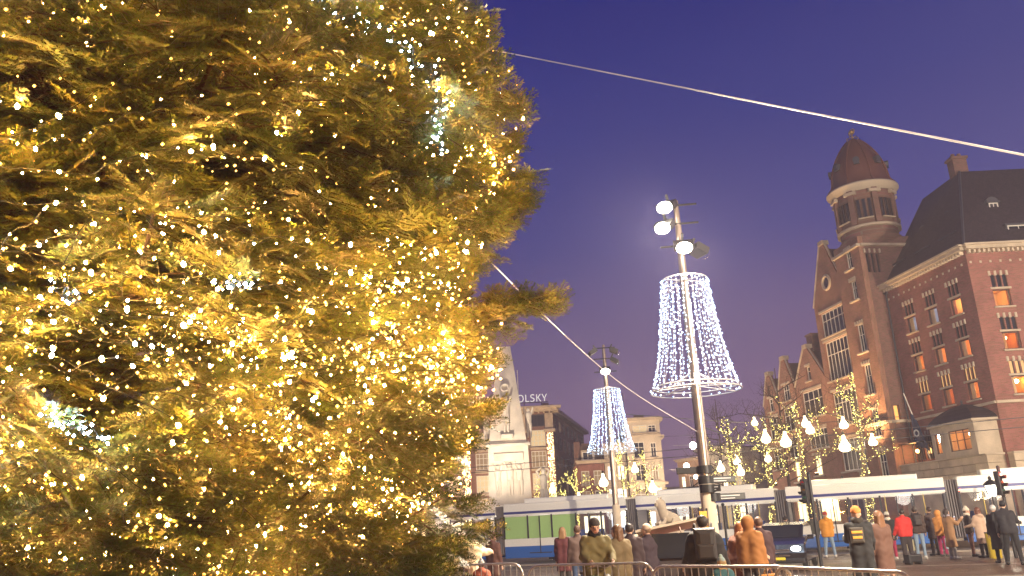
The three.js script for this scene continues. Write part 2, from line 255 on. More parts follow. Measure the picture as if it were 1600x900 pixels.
    part(B, 'chimney', join([box(1.0, 1.3, .8, 32.6, T0 + .5, -56), box(1.2, .18, 1.0, 32.6, T0 + 1.2, -56), cyl(.13, .16, .35, 32.4, T0 + 1.45, -56), cyl(.13, .16, .35, 32.85, T0 + 1.45, -56)]), M.brickDark);
    // dormers: low box dormers with paired lights, round-headed ones above
    const dorm = (p, turn, w, h, round) => {
      const g = new THREE.Group(); const d = part(B, 'dormer', join([box(w + .2, .1, 1.6, 0, h + .05, -.7), box(.1, h, 1.5, -w / 2, h / 2, -.75), box(.1, h, 1.5, w / 2, h / 2, -.75), ...(round ? [cyl(w / 2 + .08, w / 2 + .08, .3, 0, 0, 0, 16).rotateX(PI / 2).translate(0, h, -.15)] : [])]), M.lead); d.position.copy(p); d.rotation.y = turn;
      windowAt(d, 0, .05, 0, w - .1, h - .08, { nx: 2, ny: 1, t: .06, frame: M.frameWhite });
    };
    for (const s of [2.6, 5.4, 8.2]) { const b = along(s, -1.05).setY(E0 + .5); dorm(b, FAC, 1.5, 1.1); }
    for (const s of [4.2, 7.0]) { const b = along(s, -2.5).setY(E0 + 2.7); dorm(b, FAC, .7, .9, true); }
    for (const x of [4.3, 7.2]) dorm(V(28.45 + x, E0 + .5, -51.0), 0, 1.5, 1.1);
    for (const x of [4.0, 7.0]) dorm(V(28.45 + x, E0 + 2.9, -52.6), 0, .7, .9, true);
  }
  // ----- tower -----
  const T = thing('brick_tower', 'round topped brick tower with ribbed copper dome and gilt ball finial', 'tower', along(L_ + .05, 1.5).toArray(), FAC);
  // local: x from near corner backwards is negative, z outwards; street face from x = 0 to -w
  const w = 3.4, dp = 4.6, H1 = 21.4;
  const street = [[-2.35, 13.0, 1.0, 2.1], [-2.35, 9.9, 1.0, 2.2], [-2.35, 6.9, 1.0, 2.0], [-2.2, 16.9, .8, 1.5], [-2.35, 3.9, 1.1, 2.0], [-2.25, 19.3, .8, 1.5]].map(([x, y, a, b]) => [x + .3, y, a, b]);
  part(T, 'wall', poly([[-w, 0], [0, 0], [0, H1], [-w, H1]], street, .4), M.brickWarm, 'street face of the tower, floodlight also put into its warmer brick');  // lighter, warmer brick than the side face: floodlight put into the colour
  for (const [x, y, a, b] of street) {
    windowAt(T, x + a / 2, y, -.2, a, b, { nx: 3, ny: 2, transom: .62, t: .06, frame: M.frameWhite });
    part(T, 'window_sill', rbox(a + .35, .12, .3, .02, x + a / 2, y - .06, .06), M.stoneWhite);
    for (let k = 0; k < 4; k++) part(T, 'stone_cap', cached('tcap', () => rbox(.14, .3, .12, .02)), M.stoneWhite).position.set(x + .02 + k * (a - .04) / 3, y + b + .1, .02);
    part(T, 'lintel', rbox(a + .1, .12, .1, .02, x + a / 2, y + b + .02, .01), M.stoneWhite);
  }
  const side = [[.45, 18.6, .26, 1.5], [.85, 18.6, .26, 1.5], [1.25, 18.6, .26, 1.5], [.55, 7.6, .45, 1.3]];
  const sw = part(T, 'wall', poly([[0, 0], [dp, 0], [dp, H1], [0, H1]], side, .4), M.brickDark, 'side face of the tower, shade put into its darker brick'); sw.rotation.y = PI / 2; sw.position.set(-.003, 0, -.003);  // same tower in darker brick: the shade of this face is put into the colour
  for (const [x, y, a, b] of side) windowAt(T, -.2, y, -(x + a / 2), a, b, { nx: 1, ny: 1, t: .04, turn: PI / 2, glow: y < 10 ? glow([1, .45, .1], 1.6, [.1, .05, .02]) : null });
  for (let k = 0; k < 4; k++) part(T, 'stone_cap', cached('tcap', () => 0), M.stoneWhite).position.set(.03, 20.25, -(.38 + k * .4));
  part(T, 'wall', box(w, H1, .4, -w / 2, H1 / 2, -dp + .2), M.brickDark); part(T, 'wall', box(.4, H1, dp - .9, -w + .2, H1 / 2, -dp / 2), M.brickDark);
  for (const y of [7.75, 20.7]) part(T, 'string_course', join([box(w + .24, .2, .3, -w / 2, y, .08), box(.3, .2, dp, .06, y, -dp / 2 - .08)]), M.stone);
  // octagonal drum
  const before = T.children.length;
  const dr = new THREE.Group(); const cx = -w / 2, cz = -2.15, r1 = 2.2;
  const drum = (y0, y1, r) => new THREE.CylinderGeometry(r, r, y1 - y0, 16, 1, true).translate(cx, (y0 + y1) / 2, cz);
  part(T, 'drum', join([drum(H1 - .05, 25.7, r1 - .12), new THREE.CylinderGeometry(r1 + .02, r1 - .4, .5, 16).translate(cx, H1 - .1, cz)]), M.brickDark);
  part(T, 'drum_band', new THREE.CylinderGeometry(r1 + .12, r1 + .12, .2, 16).translate(cx, 22.35, cz), M.stone);
  for (let k = 0; k < 8; k++) { // groups of three narrow lights between brick piers
    const a = k * PI / 4 + .2;
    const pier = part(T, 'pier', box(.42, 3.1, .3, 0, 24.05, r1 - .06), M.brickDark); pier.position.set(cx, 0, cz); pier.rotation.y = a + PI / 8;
    for (const j of [-1, 0, 1]) { const aa = a + j * .19; windowAt(T, cx + Math.sin(aa) * (r1 - .05), 23.0, cz + Math.cos(aa) * (r1 - .05), .26, 1.6, { nx: 1, ny: 1, t: .035, turn: aa }); }
    const cap = part(T, 'stone_corbel', rbox(.9, .26, .3, .03, 0, 25.2, r1 + .05), M.stone); cap.position.set(cx, 0, cz); cap.rotation.y = a + PI / 8;
    part(T, 'window_sill', rbox(1.1, .1, .16, .02, 0, 22.92, r1 + .02), M.stone).position.set(cx, 0, cz); T.children[T.children.length - 1].rotation.y = a;
  }
  part(T, 'drum_cornice', lathe([[r1, 25.4], [r1 + .22, 25.55], [r1 + .25, 25.75], [r1 + .42, 25.85], [r1 + .42, 26.0], [r1 + .2, 26.05]], 32).translate(cx, 0, cz), M.stoneWhite);
  const prof = [[2.55, 26.0], [2.22, 26.5], [2.14, 27.2], [2.02, 27.9], [1.76, 28.8], [1.35, 29.75], [.86, 30.6], [.45, 31.12], [.28, 31.3], [0, 31.32]];
  part(T, 'dome', lathe(prof, 16).translate(cx, 0, cz), M.copper);
  for (let k = 0; k < 8; k++) { const a = k * PI / 4 + .2 + PI / 8; part(T, 'dome_rib', tube(prof.slice(0, 8).map(([r, y]) => V(cx + Math.sin(a) * (r + .02), y, cz + Math.cos(a) * (r + .02))), .07, 18, 6), M.copper);
    const a2 = a + PI / 8; part(T, 'dome_lucarne', join([box(.42, .42, .3, 0, 28.1, 2.02), new THREE.CylinderGeometry(.24, .24, .4, 12).rotateX(PI / 2).translate(0, 28.32, 2.0)]), M.lead).position.set(cx, 0, cz); T.children[T.children.length - 1].rotation.y = a2; }
  part(T, 'finial_crown', join([new THREE.TorusGeometry(.42, .05, 6, 16).rotateX(PI / 2).translate(cx, 31.4, cz), ...[0, 1, 2, 3, 4, 5].map((k) => cyl(.03, .05, .28, cx + .42 * Math.cos(k), 31.5, cz + .42 * Math.sin(k), 6))]), M.gilt);
  part(T, 'finial_ball', join([cyl(.05, .09, .8, cx, 31.75, cz, 8), new THREE.TorusGeometry(.38, .05, 6, 20).translate(cx, 32.4, cz), sph(.24, cx, 32.4, cz, 14, 10)]), M.gilt);
  // the drum and dome are a little lower than first drawn
  const lower = (y) => (y < 26 ? 21.4 + (y - 21.4) * .92 : y < 31.3 ? 25.63 + (y - 26) * .84 : 30.08 + (y - 31.3) * .6);
  for (const c of T.children.slice(before)) { if (c.name === 'window') { c.position.y = lower(c.position.y); c.scale.y = .92; continue; } const g = c.geometry.clone(), q = g.attributes.position; for (let i = 0; i < q.count; i++) q.setY(i, lower(q.getY(i))); c.geometry = g; }
}
// ----- tall gabled wing left of the tower -----
function gabledFront(o) { // o: name, label, s0, s1, e, eave, apex, rows [[y, h, n lights]], mat, depth
  const w = o.s1 - o.s0, T = thing(o.name, o.label, 'building', along(o.s1, o.e).toArray(), FAC);
  const holes = [], wins = [];
  for (const [y, h, n, ww, xo = 0] of o.rows) wins.push([w / 2 - ww / 2 + xo, y, ww, h, n]);
  for (const q of wins) holes.push(q.slice(0, 4));
  part(T, 'wall', poly([[0, 0], [w, 0], [w, o.eave], [w / 2 + .25, o.apex], [w / 2 - .25, o.apex], [0, o.eave]], holes, .4), o.mat);
  for (const [x, y, a, b, n] of wins) { windowAt(T, x + a / 2, y, -.18, a, b, { nx: n, ny: 2, transom: .66, t: .07, frame: M.frameWhite, glow: o.shop && y < 6 ? o.shop : null }); part(T, 'window_sill', rbox(a + .3, .12, .26, .02, x + a / 2, y - .07, .05), M.stoneWhite); part(T, 'lintel', rbox(a + .2, .2, .12, .02, x + a / 2, y + b + .11, .02), M.stoneWhite); }
  // gable coping, roof behind
  const cop = (a, b) => bar(V(a[0], a[1], -.15), V(b[0], b[1], -.15), .5, .12);
  part(T, 'gable_coping', join([cop([-.05, o.eave], [w / 2 - .25, o.apex + .08]), cop([w + .05, o.eave], [w / 2 + .25, o.apex + .08]), box(.7, .35, .6, w / 2, o.apex + .2, -.2)]), M.stone);
  const D = o.depth ?? 9, ap = o.apex - .25;
  const rg = new THREE.Shape([[0, o.eave - .1], [w, o.eave - .1], [w / 2, ap]].map((q) => new THREE.Vector2(...q)));
  part(T, 'roof', new THREE.ExtrudeGeometry(rg, { depth: D, bevelEnabled: false }).translate(0, 0, -D - .4), M.tile);
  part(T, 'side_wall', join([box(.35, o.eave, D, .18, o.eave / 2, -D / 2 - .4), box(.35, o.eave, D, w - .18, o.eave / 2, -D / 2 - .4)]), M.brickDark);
  if (o.chimney) part(T, 'chimney', join([box(.9, 1.5, .8, w / 2, o.apex + .5, -.9), box(1.05, .15, .95, w / 2, o.apex + 1.2, -.9)]), M.brickDark);
  if (o.oculus) { const [y, r] = o.oculus; part(T, 'round_window', new THREE.TorusGeometry(r, .13, 8, 24).translate(w / 2, y, .04), M.stoneWhite); part(T.children[T.children.length - 1], 'pane', new THREE.CircleGeometry(r, 20).translate(w / 2, y, .03), M.darkGlass); }
  return T;
}
gabledFront({ name: 'gabled_brick_house', label: 'tall brick gable front with round window and wide mullioned windows, joined to the tower', s0: 12.25, s1: 17.3, e: 1.0, eave: 18.1, apex: 22.7, mat: M.brickWarm, depth: 8, oculus: [19.6, .55], rows: [[15.4, 2.0, 6, 3.6], [11.9, 3.1, 7, 3.7], [8.3, 2.7, 7, 3.7], [4.9, 2.4, 6, 3.7], [1.2, 2.4, 4, 3.4]] });
const shopGlow = glow([1, .82, .42], 2.6, [.4, .3, .2]);
gabledFront({ name: 'gabled_brick_house', label: 'brick gabled house with a chimney on its gable, first beyond the tower wing', s0: 17.4, s1: 22.6, e: .9, eave: 12.4, apex: 15.3, chimney: true, mat: M.brickWarm, rows: [[12.6, 1.2, 1, .7], [9.6, 2.2, 4, 3.4], [7.0, 1.6, 4, 3.2], [4.9, 1.6, 3, 1.2, -.6], [1.2, 2.6, 4, 3.4]], shop: shopGlow });
gabledFront({ name: 'gabled_brick_house', label: 'brick gabled house with pointed top, middle of the row beyond the tower wing', s0: 22.7, s1: 26.0, e: .9, eave: 12.2, apex: 15.2, mat: M.brickWarm, rows: [[11.6, 1.4, 3, 1.4], [9.0, 2.0, 3, 2.3], [6.6, 1.6, 3, 2.3], [4.6, 1.7, 2, 1.0], [1.2, 2.4, 3, 2.2]], shop: shopGlow });
gabledFront({ name: 'gabled_brick_house', label: 'smallest brick gabled house at the far end of the row', s0: 26.1, s1: 29.2, e: .9, eave: 11.7, apex: 14.4, mat: M.brickWarm, rows: [[11.1, 1.2, 2, 1.0], [8.6, 2.0, 3, 2.1], [5.9, 1.8, 3, 2.1], [1.2, 2.6, 3, 2.2]] });
// low pale house at the end of the row
function plainHouse(o) { // origin at its left front corner on the ground, front to the camera unless turned
  const T = thing(o.name, o.label, 'building', o.pos, o.turn ?? 0), holes = [], wins = [];
  for (const [x, y, a, b, nx = 2, ny = 2, g] of o.wins) { holes.push([x, y, a, b]); wins.push([x, y, a, b, nx, ny, g]); }
  part(T, 'wall', poly([[0, 0], [o.w, 0], [o.w, o.h], [0, o.h]], holes, .35), o.mat);
  for (const [x, y, a, b, nx, ny, g] of wins) { windowAt(T, x + a / 2, y, -.15, a, b, { nx, ny, t: .12, frame: o.frame ?? M.frameWhite, transom: .65, glow: g }); part(T, 'window_sill', rbox(a + .3, .15, .3, .02, x + a / 2, y - .08, .06), o.trim ?? M.stoneWhite); }
  part(T, 'cornice', join([box(o.w + .3, .3, .5, o.w / 2, o.h + .05, .12), box(o.w + .6, .18, .8, o.w / 2, o.h + .28, .2)]), o.trim ?? M.stoneWhite);
  part(T, 'roof', o.roof ? new THREE.ExtrudeGeometry(new THREE.Shape(o.roof.map((q) => new THREE.Vector2(...q))), { depth: o.d - .6, bevelEnabled: false }).translate(0, 0, -o.d) : box(o.w - .1, .2, o.d - .5, o.w / 2, o.h + .02, -o.d / 2 - .2), M.tile);
  part(T, 'side_wall', join([box(.35, o.h, o.d - .4, .18, o.h / 2, -o.d / 2 - .15), box(.35, o.h, o.d - .4, o.w - .18, o.h / 2, -o.d / 2 - .15), box(o.w, o.h, .3, o.w / 2, o.h / 2, -o.d)]), o.side ?? o.mat);
  if (o.bands) for (const y of o.bands) part(T, 'string_course', box(o.w + .1, .22, .16, o.w / 2, y, .06), o.trim ?? M.stoneWhite);
  return T;
}
const winGlow = glow([1, .72, .36], .75, [.1, .08, .05]), winDim = glow([1, .62, .3], .3, [.05, .04, .03]), winCool = glow([.85, .92, 1], 1.5, [.3, .3, .3]), winBright = glow([1, .9, .62], 2.4, [.5, .4, .3]);
{
  const rows = (xs, ys, w, h, gs = []) => { const l = []; let i = 0; for (const y of ys) for (const x of xs) l.push([x, y, w, h, 2, 2, gs[i++ % Math.max(1, gs.length)] ?? null]); return l; };
  const p = along(29.6, .6); 
  plainHouse({ name: 'pale_house', label: 'low pale plastered house where the right hand row ends, behind the bare trees', pos: [18.6, 0, -88], w: 5.2, h: 8.6, d: 9, turn: -.9, mat: M.plasterPale, wins: rows([.6, 2.3, 4.0], [1.2, 4.3], .8, 1.8, [winBright, winGlow]) });
  plainHouse({ name: 'street_house', label: 'dark narrow house far down the street, behind the sign post', pos: [27.5, 0, -150], w: 6, h: 12, d: 10, turn: -1.0, mat: M.plasterTan, wins: rows([.6, 2.5, 4.4], [1.2, 4.3, 7.5], 1, 1.9, [winBright, null, winDim]) });
  plainHouse({ name: 'street_house', label: 'hazy brown house farthest down the street with lit shop front', pos: [30.5, 0, -190], w: 12, h: 9, d: 10, mat: M.plasterTan, wins: rows([.8, 3.4, 6, 8.6], [1, 4.6], 1.6, 2.2, [winCool, winBright, winGlow, winCool]) });
  // pale corner house with long side front
  const pale = plainHouse({ name: 'corner_house', label: 'pale plastered corner house with white cornice beside the farther light skirt', pos: [16.35, 0, -130], w: 5.3, h: 17.2, d: 30, mat: M.plasterPale, side: M.plasterPale, bands: [4.2, 7.8, 14.9],
    wins: [...rows([1.15], [15.3], 2.2, 1.1, [winGlow]), ...rows([1.0], [11.5, 8.1], 1.7, 2.4), ...rows([3.5], [15.3], 1.2, 1.1), ...rows([3.6], [11.5, 8.1], .9, 2.2, [null, winDim]), [.7, 4.4, 2.6, 2.6, 3, 2, winDim], [3.7, 4.4, 1.1, 2.6, 1, 2, winBright], [.6, 1, 3, 2.6, 3, 1, winCool]] });
  for (let j = 0; j < 4; j++) for (let i = 0; i < 8; i++) windowAt(pale, 5.31, [4.6, 8.1, 11.6, 14.9][j] , -2 - i * 3.4, 1.1, j === 3 ? 1.2 : 2.2, { turn: PI / 2, nx: 2, ny: 2, t: .12, frame: M.frameWhite, glow: (i + j) % 5 === 0 ? winDim : null });
  for (const y of [7.6, 14.6, 17.3]) part(pale, 'side_cornice', box(.7, .4, 30, 5.5, y, -15), M.stoneWhite);
  pale.rotation.y = -.06; 
  part(pale, 'chimney', join([box(1.6, 1.4, .9, 2.8, 18.1, -7), box(.9, 1, .9, 4.2, 17.9, -12)]), M.brickDark); part(pale, 'antenna', rod(V(.3, 17.4, -3), V(.3, 22, -3), .05), M.iron);
  // white narrow shop house and brown house to its left
  plainHouse({ name: 'narrow_house', label: 'narrow white house with brightly lit shop window between brown and pale houses', pos: [12.9, 0, -131], w: 3.4, h: 13.6, d: 12, mat: M.stoneWhite, bands: [8.0, 11.2], wins: [...rows([.35, 1.9], [8.4], 1.1, 2.2, [winCool, winBright]), ...rows([.5, 2.0], [11.6], .9, 1.4, [winDim]), [.3, 4.2, 2.8, 3.0, 3, 2, winCool], [.3, 1, 2.8, 2.6, 2, 1, winCool]] });
  const br = plainHouse({ name: 'brown_house', label: 'small brown brick house with white sash windows beneath the farther light skirt', pos: [8.7, 0, -131], w: 4.1, h: 11.2, d: 12, mat: M.brick, bands: [3.9], wins: [...rows([.5, 2.4], [7.9], 1.25, 2.1, [winDim]), ...rows([.5, 2.4], [4.5], 1.25, 2.5, [winDim, null]), [.4, .8, 3.2, 2.6, 3, 1, winBright]], roof: [[0, 11.3], [4.1, 11.3], [3.2, 14.2], [.9, 14.2]] });
  windowAt(br, 1.7, 11.6, .1, 1.7, 1.3, { nx: 2, ny: 1, t: .14, frame: M.frameWhite }); part(br, 'dormer', join([box(2.0, .16, 1.4, 1.7, 13.05, -.4), box(.12, 1.4, 1.3, .75, 12.3, -.5), box(.12, 1.4, 1.3, 2.65, 12.3, -.5)]), M.stoneWhite); part(br, 'chimney', box(.9, 3.4, .9, .3, 13.0, -3), M.brickDark);
}
// ---------- the grand hotel behind the monument ----------
const font = await new FontLoader().loadAsync('fonts/droid/droid_sans_regular.typeface.json');
{
  const Z = -140, X0 = -34, W = 39.6, H = 20.6; // right corner at x = 5.6
  const hot = thing('grand_hotel', 'broad brown hotel with light curtains on its pilasters, behind the stone obelisk', 'hotel', [X0, 0, Z]);
  const bay = 4.6, holes = [], wins = [];
  for (let i = 0; i < 8; i++) { const xr = W - 1.05 - i * bay, x0 = xr - 3.0; // bays run from the right corner
    for (const [y, h, g] of [[18.2, 2.0, null], [14.9, 2.7, winGlow], [11.5, 2.7, winDim], [7.9, 2.7, winGlow], [4.2, 2.8, winGlow], [.6, 2.9, winBright]]) { holes.push([x0 + .3, y, 2.5, h]); wins.push([x0 + .3, y, 2.5, h, g, i]); } }
  part(hot, 'wall', poly([[0, 0], [W, 0], [W, H], [0, H]], holes, .5), M.brickDark);
  for (const [x, y, a, b, g, i] of wins) {
    const top = y > 17; windowAt(hot, x + a / 2, y, -.2, a, b, { nx: top ? 2 : 4, ny: top ? 1 : 3, t: .13, transom: .7, frame: top ? M.blackPaint : M.frameWhite, glow: g && (i * 7 + y) % 5 < 1 ? winDim : g });
    if (!top) part(hot, 'spandrel', cached('spn', () => rbox(2.7, .42, .2, .03)), M.stone).position.set(x + a / 2, y - .32, .06);
  }
  for (let i = 0; i <= 8; i++) { const x = W - .55 - i * bay;
    part(hot, 'pilaster', box(1.25, 17.2, .7, x, 8.6, .3), M.brick); part(hot, 'pilaster_capital', join([rbox(1.9, .5, 1.0, .06, x, 17.45, .35), rbox(1.35, 2.6, .6, .04, x, 19.0, .25)]), M.stone); }
  part(hot, 'cornice', join([box(W + 1.2, .5, 1.6, W / 2 + .2, H + .25, .5), box(W + 2.2, .3, 2.6, W / 2 + .4, H + .62, .7)]), M.stone);
  for (let x = .5; x < W; x += .9) part(hot, 'cornice_bracket', cached('hb', () => rbox(.25, .3, 1.0, .03)), M.stone).position.set(x, H - .12, .6);
  part(hot, 'roof', box(W, .3, 34, W / 2, H + .1, -17.4), M.lead);
  // side front down the alley, at a slight angle
  const sd = part(hot, 'side_wall', poly([[0, 0], [38, 0], [38, H - .2], [0, H - .2]], [], .5), M.brickDark); sd.rotation.y = R(78); sd.position.set(W, 0, 0);
  for (let j = 0; j < 5; j++) for (let i = 0; i < 8; i++) { const q = V(2.4 + i * 4.6, 0, .08).applyAxisAngle(V(0, 1, 0), R(78)); windowAt(hot, W + q.x, [3.6, 7.6, 11.2, 14.6, 17.8][j], q.z, 1.6, j === 4 ? 1.8 : 2.3, { turn: R(78), nx: 2, ny: 2, t: .14, frame: M.frameDark, glow: (i * 3 + j) % 7 === 0 ? winDim : null }); }
  const sc = part(hot, 'side_cornice', box(38, .6, 1.4, 19, H + .1, .4), M.stone); sc.rotation.y = R(78); sc.position.set(W, 0, 0);
  part(hot, 'chimney', join([box(1.2, 3.2, 1, W - .5, H + 1.8, -14), box(1.2, 3.2, 1, W + 2.5, H + 1.5, -24), box(.7, 4, .7, W + .8, H + 1.8, -19)]), M.brickDark);
  part(hot, 'flag_pole', rod(V(W - 5.4, H, -1), V(W - 5.4, H + 7.4, -1), .07), M.frameWhite);
  // rooftop sign in tube letters on a lattice
  const sign = thing('rooftop_sign', 'pale rooftop letters on a frame above the hotel cornice', 'sign', [X0, H + .75, Z - .6]);
  part(sign, 'sign_frame', join([box(17, .12, .12, W - 9, .35, 0), box(17, .12, .12, W - 9, 1.0, -.3), ...Array.from({ length: 6 }, (_, k) => box(.12, 1.4, .12, W - 1.6 - k * 2.9, .3, -.2)), ...Array.from({ length: 6 }, (_, k) => bar(V(W - 1.6 - k * 2.9, -.3, -1.4), V(W - 1.6 - k * 2.9, 1, -.2), .08))]), M.iron);
  const letter = glow([1, .93, .86], .75, [.7, .66, .6]); let x = W - .6; const text = [...'HOTEL KRASNAPOLSKY'].reverse();
  for (const ch of text) { if (ch === ' ') { x -= .8; continue; } const g = new TextGeometry(ch, { font, size: 1.22, depth: .1, curveSegments: 4, bevelEnabled: false }); g.computeBoundingBox(); const wd = g.boundingBox.max.x; x -= wd; part(sign, 'sign_letter', g.translate(x, 1.1, 0), letter); x -= .12; }
  // curtains of fairy lights hung on the pilasters
  const r = rng(8), bulbs = glow([1, .85, .42], 5.5, [.6, .5, .3]), gw = M.blackCable;
  ['right corner pilaster of the hotel', 'hotel pilaster just right of the obelisk', 'hotel pilaster just left of the obelisk', 'hotel pilaster seen through the fir branches'].forEach((where, i) => {
    const c = thing('light_curtain', 'warm curtain of fairy lights on the ' + where, 'lights', [X0 + W - .55 - i * bay, 0, Z + .78]);
    part(c, 'wire', join([-.45, -.22, 0, .22, .45].map((q) => rod(V(q, 1, 0), V(q, 17, 0), .012, 4))), gw);
    const l = []; for (let k = 0; k < 620; k++) l.push(new THREE.OctahedronGeometry(.045 + .035 * r(), 0).translate((r() - .5) * 1.05, 1 + 16 * r(), .05 + .1 * r())); stuffPart(c, 'led_lights', join(l), bulbs);
    const p = new THREE.PointLight(new THREE.Color(1, .75, .4), 14); p.position.set(0, 9, 1.4); p.shadow.radius = 30; c.add(p);
  });
}
// ---------- national monument: obelisk, pedestal figures, lion ----------
function figureGeo(pts, rad = .16) { // carved figure: joined limbs of stone
  return join(pts.map(([a, b, r0, r1]) => limb([V(...a), V(...a).lerp(V(...b), .5), V(...b)], r0, r1, 7, 4)).concat(pts.map(([a, b, r0, r1]) => sph(r1 * .98, ...b, 7, 5))));
}
{
  const o = thing('stone_obelisk', 'tall pale stone obelisk with carved figures and inscribed base', 'monument', [-1.35, 0, -100], .0);
  const fr = (w0, w1, y0, y1, d0 = w0 * .9, d1 = w1 * .9) => { const g = new THREE.CylinderGeometry(Math.SQRT1_2, Math.SQRT1_2, y1 - y0, 4, 6).rotateY(PI / 4); const p = g.attributes.position, u = g.attributes.uv; for (let i = 0; i < p.count; i++) { const t = p.getY(i) / (y1 - y0) + .5; p.setXYZ(i, p.getX(i) * (w0 + (w1 - w0) * t), p.getY(i) + (y0 + y1) / 2, p.getZ(i) * (d0 + (d1 - d0) * t)); u.setXY(i, u.getX(i) * 4 * w0, u.getY(i) * (y1 - y0)); } g.computeVertexNormals(); return clean(g.toNonIndexed()); };
  const flat = (g) => { const n = g.toNonIndexed ? (g.index ? g.toNonIndexed() : g) : g; n.computeVertexNormals(); return n; };
  part(o, 'shaft', flat(fr(4.35, 1.55, 11.6, 23.2)), M.travertine);
  part(o, 'base', flat(join([fr(4.95, 4.6, 3.4, 11.2), fr(5.0, 4.9, 11.2, 11.6)])), M.travertine);
  part(o, 'base_moulding', rbox(5.2, .3, 4.8, .06, 0, 11.3, 0), M.travertine); part(o, 'base_moulding', rbox(5.4, .4, 5, .06, 0, 3.5, 0), M.travertine);
  for (const [i, y] of [3.0, 2.2, 1.4, .7].entries()) part(o, 'step', rbox(8 + i * 3.2, .8, 8 + i * 3.2, .04, 0, y - .3, 0), M.travertine);
  // relief: central figure with arms spread on a corbel, wreath above
  const fig = (x, y, z, s) => figureGeo([[[0, 2.3, 0], [0, 3.6, 0], .42, .5], [[0, 3.6, 0], [0, 4.3, 0], .16, .3], [[-.35, 3.5, 0], [-.7, 4.6, .1], .2, .12], [[.35, 3.5, 0], [.7, 4.6, .1], .2, .12], [[-.2, 2.3, 0], [-.22, .3, .1], .28, .14], [[.2, 2.3, 0], [.22, .3, .1], .28, .14]]).scale(s, s, s * .7).translate(x, y, z);
  part(o, 'relief_figure', fig(-.1, 12.6, 1.95, .95), M.travertine); part(o, 'corbel', rbox(1.5, .5, .8, .08, -.1, 12.3, 1.95), M.travertine);
  part(o, 'relief_wreath', new THREE.TorusGeometry(.42, .14, 7, 18).translate(-.1, 18.1, 1.45), M.travertine);
  for (const [x, s] of [[-1.3, .8], [.1, .85], [1.2, .8]]) part(o, 'relief_figure', fig(x, 5.4, 2.2, s), M.travertine);
  for (const x of [-2.5, 2.55]) { part(o, 'relief_figure', fig(x, 12.0, .6, .8), M.travertine); }
  part(o, 'inscription_panel', rbox(3.4, .9, .12, .03, 0, 9.9, 2.22), M.travertine);
  const st = thing('stone_statue', 'pale stone statue of a figure with raised arms beside the obelisk', 'statue', [2.55, 0, -98.5]);
  part(st, 'pedestal', join([rbox(2.4, 3.6, 2.2, .08, 0, 1.8, 0), rbox(2.7, .3, 2.5, .06, 0, 3.7, 0)]), M.travertine);
  part(st, 'figure', figureGeo([[[0, 2.3, 0], [0, 3.6, 0], .34, .46], [[0, 3.6, 0], [0.05, 4.35, .1], .16, .3], [[-.4, 3.6, 0], [-.75, 4.3, .1], .2, .13], [[-.75, 4.3, .1], [-.2, 4.75, .15], .13, .09], [[.4, 3.6, 0], [.7, 4.35, .1], .2, .13], [[.7, 4.35, .1], [.2, 4.85, .15], .13, .09], [[-.2, 2.3, 0], [-.25, 0, .1], .3, .2], [[.2, 2.3, 0], [.3, 0, .2], .3, .2]]).translate(0, 3.85, 0), M.travertine);
  // lion on a round pedestal in front of the street
  const li = thing('stone_lion', 'white stone lion resting on a round pedestal, beside the sign post', 'statue', [6.6, 0, -39.5], .35);
  const lw = (g) => g.translate(0, -1.6, 0).scale(.62, .86, .62).translate(0, 1.6, 0);
  part(li, 'pedestal', lathe([[0, 0], [.8, 0], [.8, .25], [.66, .35], [.64, 1.35], [.76, 1.45], [.76, 1.6], [0, 1.6]], 24), M.stoneWhite);
  part(li, 'body', lw(join([limb([V(.65, 1.9, 0), V(.1, 2.02, 0), V(-.4, 2.15, 0)], .28, .34, 9, 6), sph(.3, .62, 1.88, 0), limb([V(-.3, 2.1, 0), V(-.5, 2.45, 0), V(-.58, 2.7, 0)], .36, .3, 9, 5), ...[-.2, .2].map((z) => limb([V(-.4, 2.0, z), V(-.55, 1.75, z), V(-1.0, 1.68, z)], .16, .1, 7, 5)), ...[-.24, .24].map((z) => limb([V(.6, 1.85, z), V(.25, 1.85, z * 1.2), V(.1, 1.67, z * 1.2)], .2, .1, 7, 5)), limb([V(.85, 1.9, 0), V(1.05, 1.7, .2), V(.7, 1.66, .45)], .06, .05, 6, 6)])), M.stoneWhite);
  part(li, 'mane', lw(join([sph(.36, -.52, 2.62, 0), sph(.3, -.48, 2.4, 0)]).scale(1, 1, 1.05)), M.stoneWhite);
  part(li, 'head', lw(join([sph(.24, -.68, 2.78, 0), limb([V(-.75, 2.76, 0), V(-.9, 2.7, 0), V(-1.0, 2.68, 0)], .17, .12, 8, 4), sph(.07, -.58, 3.02, .17, 7, 5), sph(.07, -.58, 3.02, -.17, 7, 5)])), M.stoneWhite);
}
